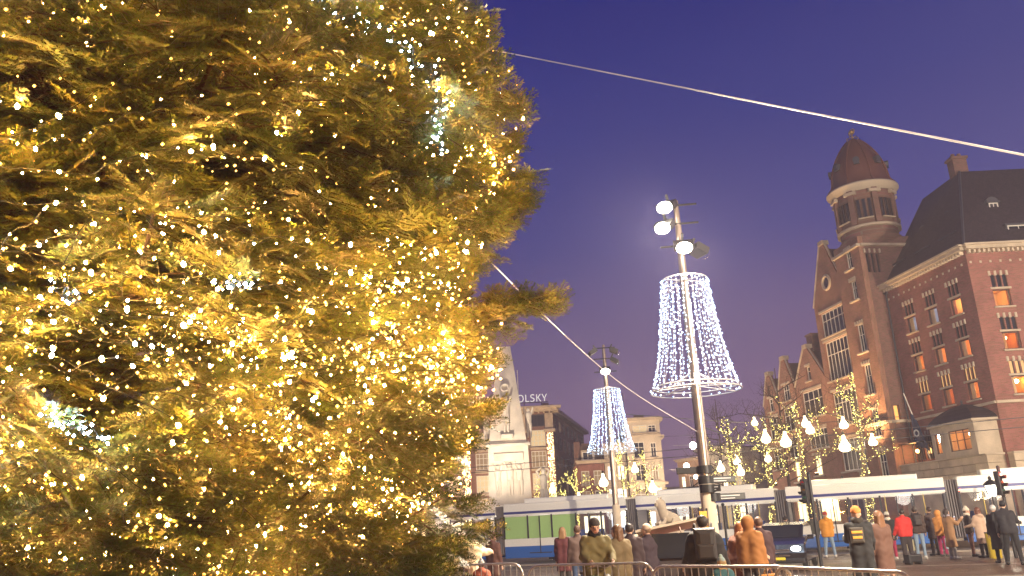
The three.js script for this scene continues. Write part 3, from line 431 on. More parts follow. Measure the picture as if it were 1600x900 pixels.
// ---------- lamp posts with skirts of cold white lights ----------
const coldLed = glow([.5, .72, 1], 13, [.7, .75, .8]), coldDim = glow([.3, .56, 1], 2.2, [.7, .75, .8]), lampFace = glow([1, .9, .72], 34, [.9, .9, .9]);
function floodHead(p, pos, aim, k) { // floodlight: housing, bracket, glowing glass and its light
  const g = part(p, 'floodlight', join([rbox(.52, .2, .42, .04), box(.06, .3, .06, 0, .12, -.22)]), M.iron); g.position.copy(pos); g.lookAt(g.getWorldPosition(V(0, 0, 0)).add(aim));
  part(g, 'lamp_glass', new THREE.SphereGeometry(.22, 20, 10, 0, PI * 2, 0, PI / 2).rotateX(PI / 2).scale(1, .75, .7).translate(0, 0, .19), k ? lampFace : M.glass);
  if (k) { const l = new THREE.SpotLight(new THREE.Color(1, .84, .62), k, 0, 1.2, .6); l.position.set(0, 0, .4); l.target.position.set(0, 0, 5); l.shadow.radius = 8; l.castShadow = true; g.add(l, l.target); }
  return g;
}
function lampPost(label, pos, heads, tilt) {
  const t = thing('lamp_post', label, 'lamp post', pos);
  part(t, 'pole', lathe([[.17, 0], [.17, 2.6], [.145, 2.65], [.13, 6], [.1, 9], [.07, 10.4], [0, 10.45]], 16), M.steel);
  part(t, 'pole_sleeve', lathe([[.185, .02], [.185, 2.62], [.17, 2.66]], 18), M.plasterPale, 'pale lower sleeve of the pole');
  for (const [h, a] of [[9.05, 0], [9.7, 1], [10.25, 2]]) part(t, 'cross_arm', rod(V(-.55, h, 0), V(.55, h, .12), .03), M.iron);
  for (const [x, y, z, aim, k] of heads) floodHead(t, V(x, y, z), aim, k);
  return t;
}
const lampA = lampPost('tall steel lamp post carrying finger signs and the nearest skirt of lights', [4.72, 0, -22], [[.02, 8.98, .3, V(-.1, -.8, 1), 650], [-.42, 9.62, .2, V(-.5, -.75, .8), 420], [-.3, 10.2, .2, V(-.5, -.6, .8), 450], [.5, 8.95, -.1, V(1, -.5, -.4), 0]]);
const lampB = lampPost('farther steel lamp post in front of the tram with the smaller looking skirt of lights', [4.42, 0, -41], [[-.05, 9.1, .3, V(0, -.7, 1), 300], [.5, 9.6, 0, V(1, -.6, .2), 0], [.5, 10.1, 0, V(1, -.5, .1), 0], [-.55, 10.1, -.1, V(-1, -.6, .1), 0]]);
function lightSkirt(label, pos, seed) {
  const t = thing('light_skirt', label, 'lights', pos), r = rng(seed), H = 3.05, rad = (y) => { const q = 1 - y / H; return .62 + .1 * q + .46 * q * q * q + .08 * Math.sin(q * 3.1); };
  const ring = (y, ra) => part(t, 'ring', new THREE.TorusGeometry(ra, .016, 5, 48).rotateX(PI / 2).translate(0, y, 0), M.cable);
  ring(0, rad(0)); ring(.12, rad(.12) * .97); ring(H, rad(H));
  for (let k = 0; k < 6; k++) { const a = k * PI / 3 + .3; part(t, 'spoke', join([rod(V(.1, .12, 0), V(rad(0), 0, 0), .012), rod(V(.08, .5, 0), V(rad(0) * .7, .02, 0), .01), rod(V(.06, H, 0), V(rad(H), H, 0), .012)]).rotateY(a), M.cable); }
  const n = 30;
  for (let k = 0; k < n; k++) {
    const a = k / n * 2 * PI + .04 * (r() - .5), pts = []; for (let i = 0; i <= 8; i++) { const y = H * (1 - i / 8); pts.push(V(Math.cos(a) * rad(y), y, Math.sin(a) * rad(y))); }
    const s = part(t, 'light_strand', tube(pts, .006, 16, 3), M.cable), bl = [], bd = [];
    const m = 30; for (let i = 0; i < m; i++) { const y = H * (1 - (i + r() * .7) / m), ra = rad(y) + (r() - .5) * .05, q = a + (r() - .5) * .09; const b = new THREE.OctahedronGeometry(r() < .3 ? .022 : .02, 0).translate(Math.cos(q) * ra, y, Math.sin(q) * ra); (r() < .45 ? bl : bd).push(b); }
    stuffPart(s, 'led_lights', join(bl), coldLed); stuffPart(s, 'dim_led_lights', join(bd), coldDim);
  }
  for (const y of [.6, 2.2]) { const p = new THREE.PointLight(new THREE.Color(.7, .85, 1), 9); p.position.set(.3, y, 0); p.shadow.radius = 25; t.add(p); }
}
lightSkirt('large flared skirt of cold white light strings around the nearest lamp post', [4.72, 5.02, -22], 3);
lightSkirt('smaller looking flared skirt of cold white light strings on the farther lamp post', [4.42, 5.12, -41], 4);
// finger signs and a yellow arrow board on the near post
{
  const fs = (label, x, y, z, w, turn) => { const s = thing('finger_sign', label, 'sign', [x, y, z], turn); part(s, 'sign_board', rbox(w, .17, .05, .02, w / 2, 0, 0), M.blackPaint); part(s, 'clamp', cyl(.2, .2, .2, 0, 0, 0, 14), M.iron); part(s, 'lettering', join([box(w * .62, .025, .004, w * .52, .03, .027), box(w * .45, .02, .004, w * .45, -.035, .027)]), std([.5, .5, .5], .6)); };
  fs('black finger sign pointing away to the left on the near lamp post', 4.72, 2.98, -22, .72, PI - .1);
  fs('black finger sign pointing right, upper one on the near lamp post', 4.72, 2.72, -22, .8, .15);
  fs('wide black finger sign pointing right, lowest on the near lamp post', 4.85, 2.28, -22, .85, .1);
  fs('short black finger sign on the front of the near lamp post', 4.72, 2.5, -21.9, .35, -.6);
  const y = thing('arrow_board', 'yellow board with a dark arrow fixed low on the near lamp post', 'sign', [4.5, 1.62, -21.72], .1);
  part(y, 'board', rbox(.2, .66, .03, .015), std([.75, .36, .02], .5)); part(y, 'arrow', poly([[-.07, -.1], [-.07, .08], [0, .18], [.07, .08], [.07, -.1], [.035, -.1], [.035, .07], [0, .12], [-.035, .07], [-.035, -.1]], [], .006).translate(0, .06, .022), M.blackPaint); part(y, 'post', rod(V(.11, .4, -.03), V(.11, -1.6, -.03), .025), M.iron);
  const gp = thing('grey_post', 'thin dark post standing just right of the near lamp post', 'post', [5.15, 0, -22.3]); part(gp, 'pole', cyl(.03, .035, 2.1, 0, 1.05, 0, 10), M.iron); part(gp, 'cap', sph(.045, 0, 2.1, 0, 10, 6), M.iron);
}
// lamps that light the right hand side from outside the frame: the square's next posts
lampPost('tall steel lamp post with floodlights outside the frame on the right', [33, 0, -27], [[-.3, 9.6, -.2, V(-.35, .05, -1), 1300], [.3, 9.6, -.2, V(.2, .1, -1), 260], [-.3, 9.0, .2, V(-1, -.55, -.1), 900]]);
lampPost('tall steel lamp post with floodlights on the near left of the square', [-11, 0, 3], [[.3, 9.6, -.2, V(.35, -.5, -1), 500], [.3, 9.0, -.2, V(1, -.55, -.6), 1500]]);
lampPost('tall steel lamp post with floodlights behind the viewer on the right', [14, 0, -4], [[0, 9.6, -.3, V(.2, -.2, -1), 3000], [0, 9.0, -.3, V(-.25, -.5, -1), 1000]]);
// floodlights at the foot of the tower and of the gabled row, on the plinth
{
  const up = (label, p, aim, k, c = [1, .6, .26]) => { const t = thing('facade_uplight', label, 'floodlight', p.toArray()); part(t, 'housing', lathe([[0, 0], [.14, 0], [.16, .16], [.13, .2], [0, .2]], 14), M.iron); const g = part(t, 'lamp_glass', cyl(.12, .12, .02, 0, .215, 0, 14), glow([1, .7, .35], 12)); const l = new THREE.SpotLight(new THREE.Color(...c), k, 0, .85, .8); l.position.set(0, .3, 0); l.target.position.copy(aim); l.shadow.radius = 8; l.castShadow = true; t.add(l, l.target); };
  up('small uplight on the plinth at the foot of the tower street face', along(10.4, 2.9).setY(4.8), V(.36, 10, -.35).applyAxisAngle(V(0, 1, 0), FAC), 560);
  up('small uplight at the foot of the tall gable front', along(14.8, 4.2).setY(4.6), V(0, 10, -2.2).applyAxisAngle(V(0, 1, 0), FAC), 270);
  up('small uplight at the foot of the gabled row near its chimney', along(20.2, 5).setY(4.2), V(0, 8, -2.4).applyAxisAngle(V(0, 1, 0), FAC), 175);
  up('small uplight at the foot of the gabled row, far end', along(25.5, 5).setY(4.2), V(0, 8, -2.4).applyAxisAngle(V(0, 1, 0), FAC), 175);
  up('floodlight on the steps in front of the obelisk', V(-3.5, 3.2, -88), V(2.2, 13, -10), 1350, [1, .84, .66]);
  up('floodlight low in front of the grand hotel', V(-4, 1.5, -122), V(6, 18, -18), 2200, [1, .7, .42]);
  up('floodlight low in front of the pale corner house', V(19, 1.0, -118), V(1, 14, -12), 1500, [1, .74, .48]);
  up('floodlight in the side street beside the pale corner house', V(29, 1.0, -134), V(-6, 13, -8), 1300, [1, .74, .48]);
}
// ---------- bare street trees wound with fairy lights ----------
const treeLed = glow([1, .82, .22], 8, [.5, .45, .2]), treeDim = glow([.8, .7, .15], 2.6, [.4, .4, .2]), wireM = M.blackCable;
function bareTree(label, lights, pos, H, seed, o = {}) {
  const r = rng(seed), t = thing('bare_tree', label, 'tree', pos), h0 = H * (o.fork ?? .45), paths = [];
  const lean = V((r() - .5) * .3, h0, (r() - .5) * .3);
  part(t, 'trunk', limb([V(0, 0, 0), V(lean.x * .6, h0 * .5, lean.z * .3), lean], .17, .12, 9, 8), M.bark); paths.push([V(0, .6, 0), lean, .15]);
  const lead = V(lean.x + (r() - .5) * .5, H, lean.z + (r() - .5) * .4); part(t, 'leader', limb([lean, lean.clone().lerp(lead, .5).add(V((r() - .5) * .3, 0, 0)), lead], .11, .03, 7, 8), M.bark); paths.push([lean, lead, .09]);
  const n = o.n ?? 9;
  for (let i = 0; i < n; i++) {
    const f = .05 + .8 * i / n, a = i * 2.4 + r(), b = lean.clone().lerp(lead, f), len = (1 - f * .62) * (o.spread ?? 2.5) * (.75 + .4 * r()), e = b.clone().add(V(Math.cos(a) * len, len * (.12 + .45 * r()), Math.sin(a) * len)), m = b.clone().lerp(e, .5).add(V(0, -.1 + .25 * r(), 0));
    const tw = [limb([b, m, e], .06, .018, 6, 6)]; paths.push([b, m, .05], [m, e, .04]);
    for (let k = 0; k < 6; k++) { const q = b.clone().lerp(e, .3 + .12 * k), d = V(r() - .5, .15 + r() * .7, r() - .5).normalize(), L = .5 + .7 * r(), q2 = q.clone().addScaledVector(d, L), q3 = q2.clone().add(V(r() - .5, .6 * r(), r() - .5).multiplyScalar(.8)); tw.push(limb([q, q2, q3], .02, .006, 4, 4)); if (k % 2) paths.push([q, q2, .03]); for (let j = 0; j < 3; j++) { const s = q.clone().lerp(q2, .3 + .3 * j); tw.push(limb([s, s.clone().add(V(r() - .5, r() * .7, r() - .5)), s.clone().add(V((r() - .5) * 1.6, r() * 1.2, (r() - .5) * 1.6))], .009, .004, 3, 3)); } }
    part(t, 'branch', join(tw), M.bark);
  }
  if (!lights) return t;
  const s = thing('fairy_light_string', lights, 'lights', pos), wires = [], bl = [], bd = [];
  for (const [a, b, ra] of paths) { const L = a.distanceTo(b), m = Math.ceil(L * (ra > .1 ? 52 : ra > .08 ? 34 : 12) * (o.dens ?? 1)), d = b.clone().sub(a).normalize(), u = V(1, 0, 0).cross(d).normalize(), v = d.clone().cross(u), pt = (f, k = 1) => a.clone().lerp(b, f).addScaledVector(u, Math.cos(f * L * 9) * (ra + .02) * k).addScaledVector(v, Math.sin(f * L * 9) * (ra + .02) * k), w = []; for (let i = 0; i <= 5; i++) w.push(pt(i / 5)); wires.push(tube(w, .006, 8, 3));
    for (let i = 0; i < m; i++) { const f_ = r(), g_ = r() * 2 * PI, rr_ = (ra + .02) * (.8 + .7 * r()), q = a.clone().lerp(b, f_).addScaledVector(u, Math.cos(g_) * rr_).addScaledVector(v, Math.sin(g_) * rr_); (r() < .5 ? bl : bd).push(new THREE.OctahedronGeometry((o.size ?? (ra > .08 ? .023 : .018)) * (.7 + .7 * r()), 0).translate(q.x, q.y, q.z)); } }
  part(s, 'wire', join(wires), wireM); stuffPart(s, 'led_lights', join(bl), treeLed); stuffPart(s, 'dim_led_lights', join(bd), treeDim);
  for (const y of [.3, .75]) { const p = new THREE.PointLight(new THREE.Color(1, .78, .3), o.k ?? 3); p.position.set(.5, H * y, .7); p.shadow.radius = 40; s.add(p); }
  return t;
}
bareTree('tallest bare street tree, in front of the domed tower', 'yellow fairy lights winding up the tallest bare tree by the tower', [18.55, 0, -46.4], 9.3, 11, { fork: .44, n: 8, spread: 2.5 });
bareTree('slim bare street tree left of the tower tree, before the gabled row', 'yellow fairy lights on the slim bare tree before the gabled row', [15.55, 0, -46.8], 7.9, 23, { fork: .5, n: 7, spread: 2.1 });
bareTree('bare street tree with low spreading limbs, third from the tower', 'yellow fairy lights on the third bare tree from the tower', [13.75, 0, -48], 7.2, 31, { fork: .45, n: 7, spread: 2.0 });
bareTree('bare street tree farthest from the tower, close to the sign post', 'yellow fairy lights on the bare tree close to the sign post', [12.2, 0, -49.5], 7.4, 47, { fork: .4, n: 7, spread: 2.4 });
bareTree('small bare tree before the brown and white houses', 'yellow fairy lights on the small tree before the white shop house', [13.4, 0, -112], 12.5, 53, { fork: .35, n: 9, spread: 3.4, size: .04, dens: .8, k: 7 });
bareTree('small bare tree before the pale corner house', 'yellow fairy lights on the small tree before the pale corner house', [16.3, 0, -112], 11.5, 59, { fork: .4, n: 8, spread: 3.4, size: .035, dens: .6, k: 4 });
bareTree('low bare tree before the right end of the grand hotel', 'yellow fairy lights on the low tree by the right end of the hotel', [7.0, 0, -112], 9.2, 61, { fork: .5, n: 8, spread: 3.6, size: .036, dens: .7, k: 5 });
bareTree('low bare tree between obelisk and hotel corner', 'yellow fairy lights on the low tree just right of the obelisk', [3.7, 0, -116], 9.4, 67, { fork: .5, n: 8, spread: 3.0, size: .036, dens: .7, k: 5 });
bareTree('unlit bare tree with a wide fine crown behind the lit street trees', null, [19.2, 0, -62], 12.5, 71, { fork: .3, n: 14, spread: 4.4 });
bareTree('unlit bare tree far down the street in the haze', null, [19.5, 0, -84], 13.5, 73, { fork: .3, n: 14, spread: 5.2 });
// pear shaped lanterns hanging in the trees
{
  const bulb = lathe([[0, 0], [.15, .015], [.29, .09], [.35, .22], [.33, .38], [.22, .56], [.12, .76], [.085, .95], [.08, 1.02], [0, 1.03]], 18), cap = lathe([[0, 1.0], [.095, 1.0], [.095, 1.14], [.04, 1.2], [0, 1.2]], 12), cord = cyl(.012, .012, 1.1, 0, 1.75, 0, 5);
  const bm = glow([1, .88, .5], 6.5, [.9, .85, .7]);
  const proto = []; const L = (label, x, y, z, s = .85, k = 18) => { const t = thing('pear_lantern', label, 'lantern', [x, y, z]); t.scale.setScalar(s * .9); const b = part(t, 'lamp_globe', bulb, bm); part(t, 'socket', cap, M.iron); part(t, 'cord', cord, M.blackCable); if (k) { const p = new THREE.PointLight(new THREE.Color(1, .78, .4), k * .5); p.position.set(0, .3, .55 / s); p.shadow.radius = 18; t.add(p); } };
  L('large pear lantern hanging left of the tallest tree trunk', 17.55, 4.95, -46, 1.0, 26); L('pear lantern high above the largest one, left of the tallest tree', 17.75, 6.2, -46.2, .75, 14); L('pear lantern hanging right of the tallest tree trunk', 19.1, 5.2, -46, .75, 16);
  L('pear lantern high in the slim tree, its upper one', 15.75, 6.4, -46.4, .7, 12); L('pear lantern touching the slim tree trunk, lower of its pair', 15.85, 6.0, -46.1, .75, 14); L('pear lantern between slim tree and third tree', 14.6, 5.4, -46.6, .95, 22);
  L('pear lantern on the right side of the third tree', 13.65, 5.7, -47, .85, 16); L('small low pear lantern under the third tree', 13.75, 4.7, -47.4, .6, 8);  L('small high pear lantern left of the third tree', 13.2, 6.7, -47.2, .55, 8);
  L('pear lantern upper one of the tree by the sign post', 12.4, 4.75, -49, .65, 10); L('pear lantern lower one of the tree by the sign post', 12.5, 4.1, -48.8, .7, 12); L('pear lantern left of the tree by the sign post', 11.35, 4.35, -48.6, .7, 12);
  L('pear lantern beside the far shop house window', 14.8, 8.2, -111, 1.5, 30); L('pear lantern in front of the far pale corner house', 16.9, 5.6, -111, 1.7, 30); L('pear lantern in front of the far brown house', 10.6, 6.6, -111, 1.9, 30); L('pear lantern in front of the hotel right end', 4.1, 6.3, -115, 1.5, 26); L('tall pear lantern low before the hotel corner', 7.3, 4.6, -111, 1.7, 24);
}
// classic street lanterns, warm bracket lamp, far street lamps
{
  const lantern = (label, x, h, z) => { const t = thing('street_lantern', label, 'street lantern', [x, 0, z]); part(t, 'post', lathe([[.13, 0], [.13, .5], [.07, .6], [.05, h - .2], [.08, h - .1], [.05, h]], 12), M.iron); const cage = []; for (let k = 0; k < 6; k++) { const a = k * PI / 3; cage.push(rod(V(Math.cos(a) * .16, h, Math.sin(a) * .16), V(Math.cos(a) * .3, h + .5, Math.sin(a) * .3), .015)); } part(t, 'cage', join([...cage, new THREE.TorusGeometry(.3, .02, 5, 6).rotateX(PI / 2).translate(0, h + .5, 0)]), M.iron); part(t, 'lamp_glass', lathe([[0, h + .02], [.14, h + .02], [.27, h + .48], [0, h + .49]], 6), glow([1, .93, .8], 3.2)); part(t, 'roof', lathe([[.34, h + .5], [.2, h + .64], [.06, h + .72], [.08, h + .8], [0, h + .9]], 6), M.iron); const p = new THREE.PointLight(new THREE.Color(1, .86, .62), 12); p.position.set(0, h + .25, .5); p.shadow.radius = 15; t.add(p); };
  lantern('classic street lantern between the people at the right edge', 20.4, 2.15, -37.6); lantern('classic street lantern beyond the tram, left of the tallest tree', 17.7, 2.9, -47.5);
  const st = (label, x, y, z, s, k) => { const t = thing('far_lamp', label, 'street lamp', [x, y, z]); part(t, 'lamp_globe', sph(.2 * s, 0, 0, 0, 12, 8), glow([1, .84, .6], 14)); part(t, 'hanger', join([cyl(.05, .1, .16, 0, .22 * s, 0), rod(V(-3, .9, 0), V(3, .9, 0), .015), rod(V(0, .9, 0), V(0, .2 * s, 0), .015)]), M.iron); const p = new THREE.PointLight(new THREE.Color(1, .82, .58), k); p.position.set(0, -.4, .3); p.shadow.radius = 20; t.add(p); };
  st('round street lamp hanging just right of the near lamp post, upper', 15.3, 8.2, -75, 1.6, 120); st('round street lamp hanging just right of the near lamp post, lower', 15.9, 6.9, -82, 1.5, 120); st('small round street lamp before the white house far left of the pole', 12.2, 3.2, -105, 1.6, 60); st('round lamp low over the far end of the street', 24.4, 7.8, -120, 1.5, 120);
  const wl = thing('wall_lamp', 'small orange wall lamp beside the porch of the brick office building', 'wall lamp', along(7.9, .35).setY(5.6).toArray()); part(wl, 'lamp_glass', sph(.13, 0, 0, 0, 10, 8), glow([1, .5, .12], 14)); part(wl, 'bracket', join([box(.1, .3, .25, .1, 0, -.02), cyl(.1, .14, .06, 0, .16, 0)]), M.iron); const p = new THREE.PointLight(new THREE.Color(1, .5, .15), 6); p.position.set(-.3, 0, 0); p.shadow.radius = 10; wl.add(p);
}
// lit outline figures hung over the far street
{
  const lm = glow([1, .82, .3], 3, [.4, .3, .1]); const fig = (label, x, y, z, outs) => { const t = thing('light_figure', label, 'lights', [x, y, z]); outs.forEach((o) => part(t, 'light_tube', tube(o.map(([a, b]) => V(a, b, 0)), .1, o.length * 5, 5), lm)); part(t, 'hanger', rod(V(-6, 4.4, 0), V(6, 4.4, 0), .03), M.cable); };
  const bell = [[-2, 0], [-1.9, .6], [-1.2, 2], [-.6, 3], [0, 3.4], [.6, 3], [1.2, 2], [1.9, .6], [2, 0], [1, -.1], [0, -.2], [-1, -.1], [-2, 0]];
  fig('yellow lit house shaped outline over the far street, left of the pole', 27.6, 7.8, -120, [bell, [[-1.8, .3], [0, .6], [1.8, .3]], [[-2, -.6], [-1, -.9], [0, -.6], [1, -.9], [2, -.6]]]);
  fig('yellow lit lower outline over the far street, left of the pole', 27.2, 4.6, -122, [[[-2, 0], [-1.4, 1.2], [-.7, .5], [0, 1.5], [.7, .5], [1.4, 1.2], [2, 0]], [[-2.4, -1], [0, -.4], [2.4, -1]]]);
  fig('yellow lit sleigh shaped outline over the far street, right of the pole', 33.4, 7.6, -120, [[[-2, 0], [-1.8, 2.6], [-1.2, 2.9], [-.9, 1.5], [1.5, 1.2], [2.4, .6], [2.2, 0], [0, -.1], [-2, 0]], [[-2.4, -.8], [0, -.6], [2.4, -.8], [2.9, -.2]]]);
}
// ---------- traffic lights ----------
function trafficLight(label, pos, turn, H, redOn) {
  const t = thing('traffic_light', label, 'traffic light', pos, turn);
  part(t, 'pole', cyl(.055, .06, H, 0, H / 2, 0, 12), M.blackPaint); part(t, 'pole_cap', sph(.06, 0, H, 0, 10, 6), M.blackPaint);
  const h = part(t, 'housing', rbox(.26, .82, .2, .04, -.24, H - .55, .02), M.blackPaint); part(t, 'bracket', join([box(.2, .04, .04, -.1, H - .25, 0), box(.2, .04, .04, -.1, H - .85, 0)]), M.blackPaint);
  [['red', [1, .04, .02]], ['amber', [.1, .05, .01]], ['green', [.01, .06, .03]]].forEach(([n, c], i) => { const y = H - .3 - i * .26; const v = part(t, 'visor', new THREE.CylinderGeometry(.105, .105, .16, 14, 1, true, PI * .5, PI * 1.05).rotateX(PI / 2).rotateZ(PI).translate(-.24, y, .19), M.blackPaint); part(v, 'lens', new THREE.SphereGeometry(.1, 14, 6, 0, PI * 2, 0, PI / 2).rotateX(PI / 2).scale(1, 1, .4).translate(-.24, y, .121), i === 0 && redOn ? glow([1, .03, .015], 9) : std(i ? c : [.22, .015, .012], .25)); });
  if (redOn) { const p = new THREE.PointLight(new THREE.Color(1, .05, .02), 4); p.position.set(-.24, H - .3, .4); p.shadow.radius = 4; t.add(p); }
}
trafficLight('black traffic light on a slim pole, left of the person in black cap', [9.9, 0, -29.6], -1.1, 3.1, false);
trafficLight('black traffic light with its red light on at the right edge', [16.75, 0, -30.2], .75, 3.05, true);
// ---------- flag, wires ----------
{
  const f = thing('flag', 'dark blue flag with pale ring hanging from a slanted pole on the brick building', 'flag', along(6.4, .3).setY(7.2).toArray(), FAC);
  part(f, 'flag_pole', rod(V(.1, -2.3, .3), V(-.5, 2.2, 1.0), .035, 8), M.frameWhite);
  const g = new THREE.PlaneGeometry(.95, 2.1, 12, 20), p = g.attributes.position; for (let i = 0; i < p.count; i++) { const x = p.getX(i) + .475, y = p.getY(i) + 1.05, q = x * (.25 + .75 * (1 - y / 2.1)); p.setXYZ(i, -.28 + q, -1.3 + y - x * .5, .85 + .08 * Math.sin(x * 9 + y) - q * .3); } g.computeVertexNormals();
  const cloth = std([.02, .025, .06], .85); cloth.side = THREE.DoubleSide; part(f, 'cloth', g, cloth); part(f, 'emblem', new THREE.TorusGeometry(.17, .05, 6, 20).scale(1, 1.15, .4).rotateY(.3).translate(.05, -.55, .95), std([.5, .5, .5], .8));
  const gl = thing('light_garland', 'bright yellow garland of fairy lights on the brick wall at the right edge', 'lights', [30.6, 7.3, -49.7]), r = rng(5), l = []; for (let k = 0; k < 420; k++) l.push(new THREE.OctahedronGeometry(.035, 0).translate(r() * 4, (r() - .5) * .32, r() * .12)); part(gl, 'wire', tube([[0, 0, .05], [1.3, -.05, .05], [2.6, .03, .05], [4, 0, .05]], .012, 20, 4), M.blackCable); stuffPart(gl, 'led_lights', join(l), treeLed);
  part(gl, 'bracket', join([rod(V(-.1, -.3, -.1), V(-.1, .9, -.1), .03), box(.2, .2, .25, -.1, -.2, -.1)]), M.iron);
  const wire = (label, pts, r, m = M.cable) => { const t = thing('overhead_wire', label, 'wire', [0, 0, 0]); part(t, 'strand', tube(pts, r, 40, 6), m); };
  const pale = std([.8, .74, .72], .4, { metalness: .2 });  // lamplight on the span wire is put into this pale colour
  wire('steel span wire coloured pale as if lamplit, crossing the whole sky above the lamp posts', [at(560, 36.5, 24.5).toArray(), at(740, 72, 22).toArray(), at(1170, 157, 16.5).toArray(), at(1600, 242, 11.5).toArray(), at(1790, 279.5, 10).toArray()], .017, pale);
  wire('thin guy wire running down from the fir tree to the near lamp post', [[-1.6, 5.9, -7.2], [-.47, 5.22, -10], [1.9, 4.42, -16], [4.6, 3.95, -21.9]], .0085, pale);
  const a = (x0, y0, z0, x1, y1, z1, n, label, r = .018) => { const m = [(x0 + x1) / 2, (y0 + y1) / 2 - n, (z0 + z1) / 2]; wire(label, [[x0, y0, z0], m, [x1, y1, z1]], r, M.lead); };
  a(-40, 6.2, -66, 26, 5.7, -38.6, .5, 'tram contact wire, nearer of the pair above the tram roof'); a(-40, 6.0, -69, 40, 5.7, -37, .5, 'tram contact wire, farther of the pair above the tram roof');
  a(4.42, 7.0, -41, 26.6, 8.0, -58, .5, 'span wire from the farther lamp post to the tower'); a(4.42, 6.6, -41, 16.6, 9.6, -128, .7, 'span wire from the farther lamp post to the pale corner house'); a(5.3, 12, -140, 17, 10.5, -130, .5, 'span wire from the hotel to the pale corner house', .03); a(4.72, 4.1, -22, 19, 6.6, -60, .4, 'span wire from the near lamp post into the street');
}
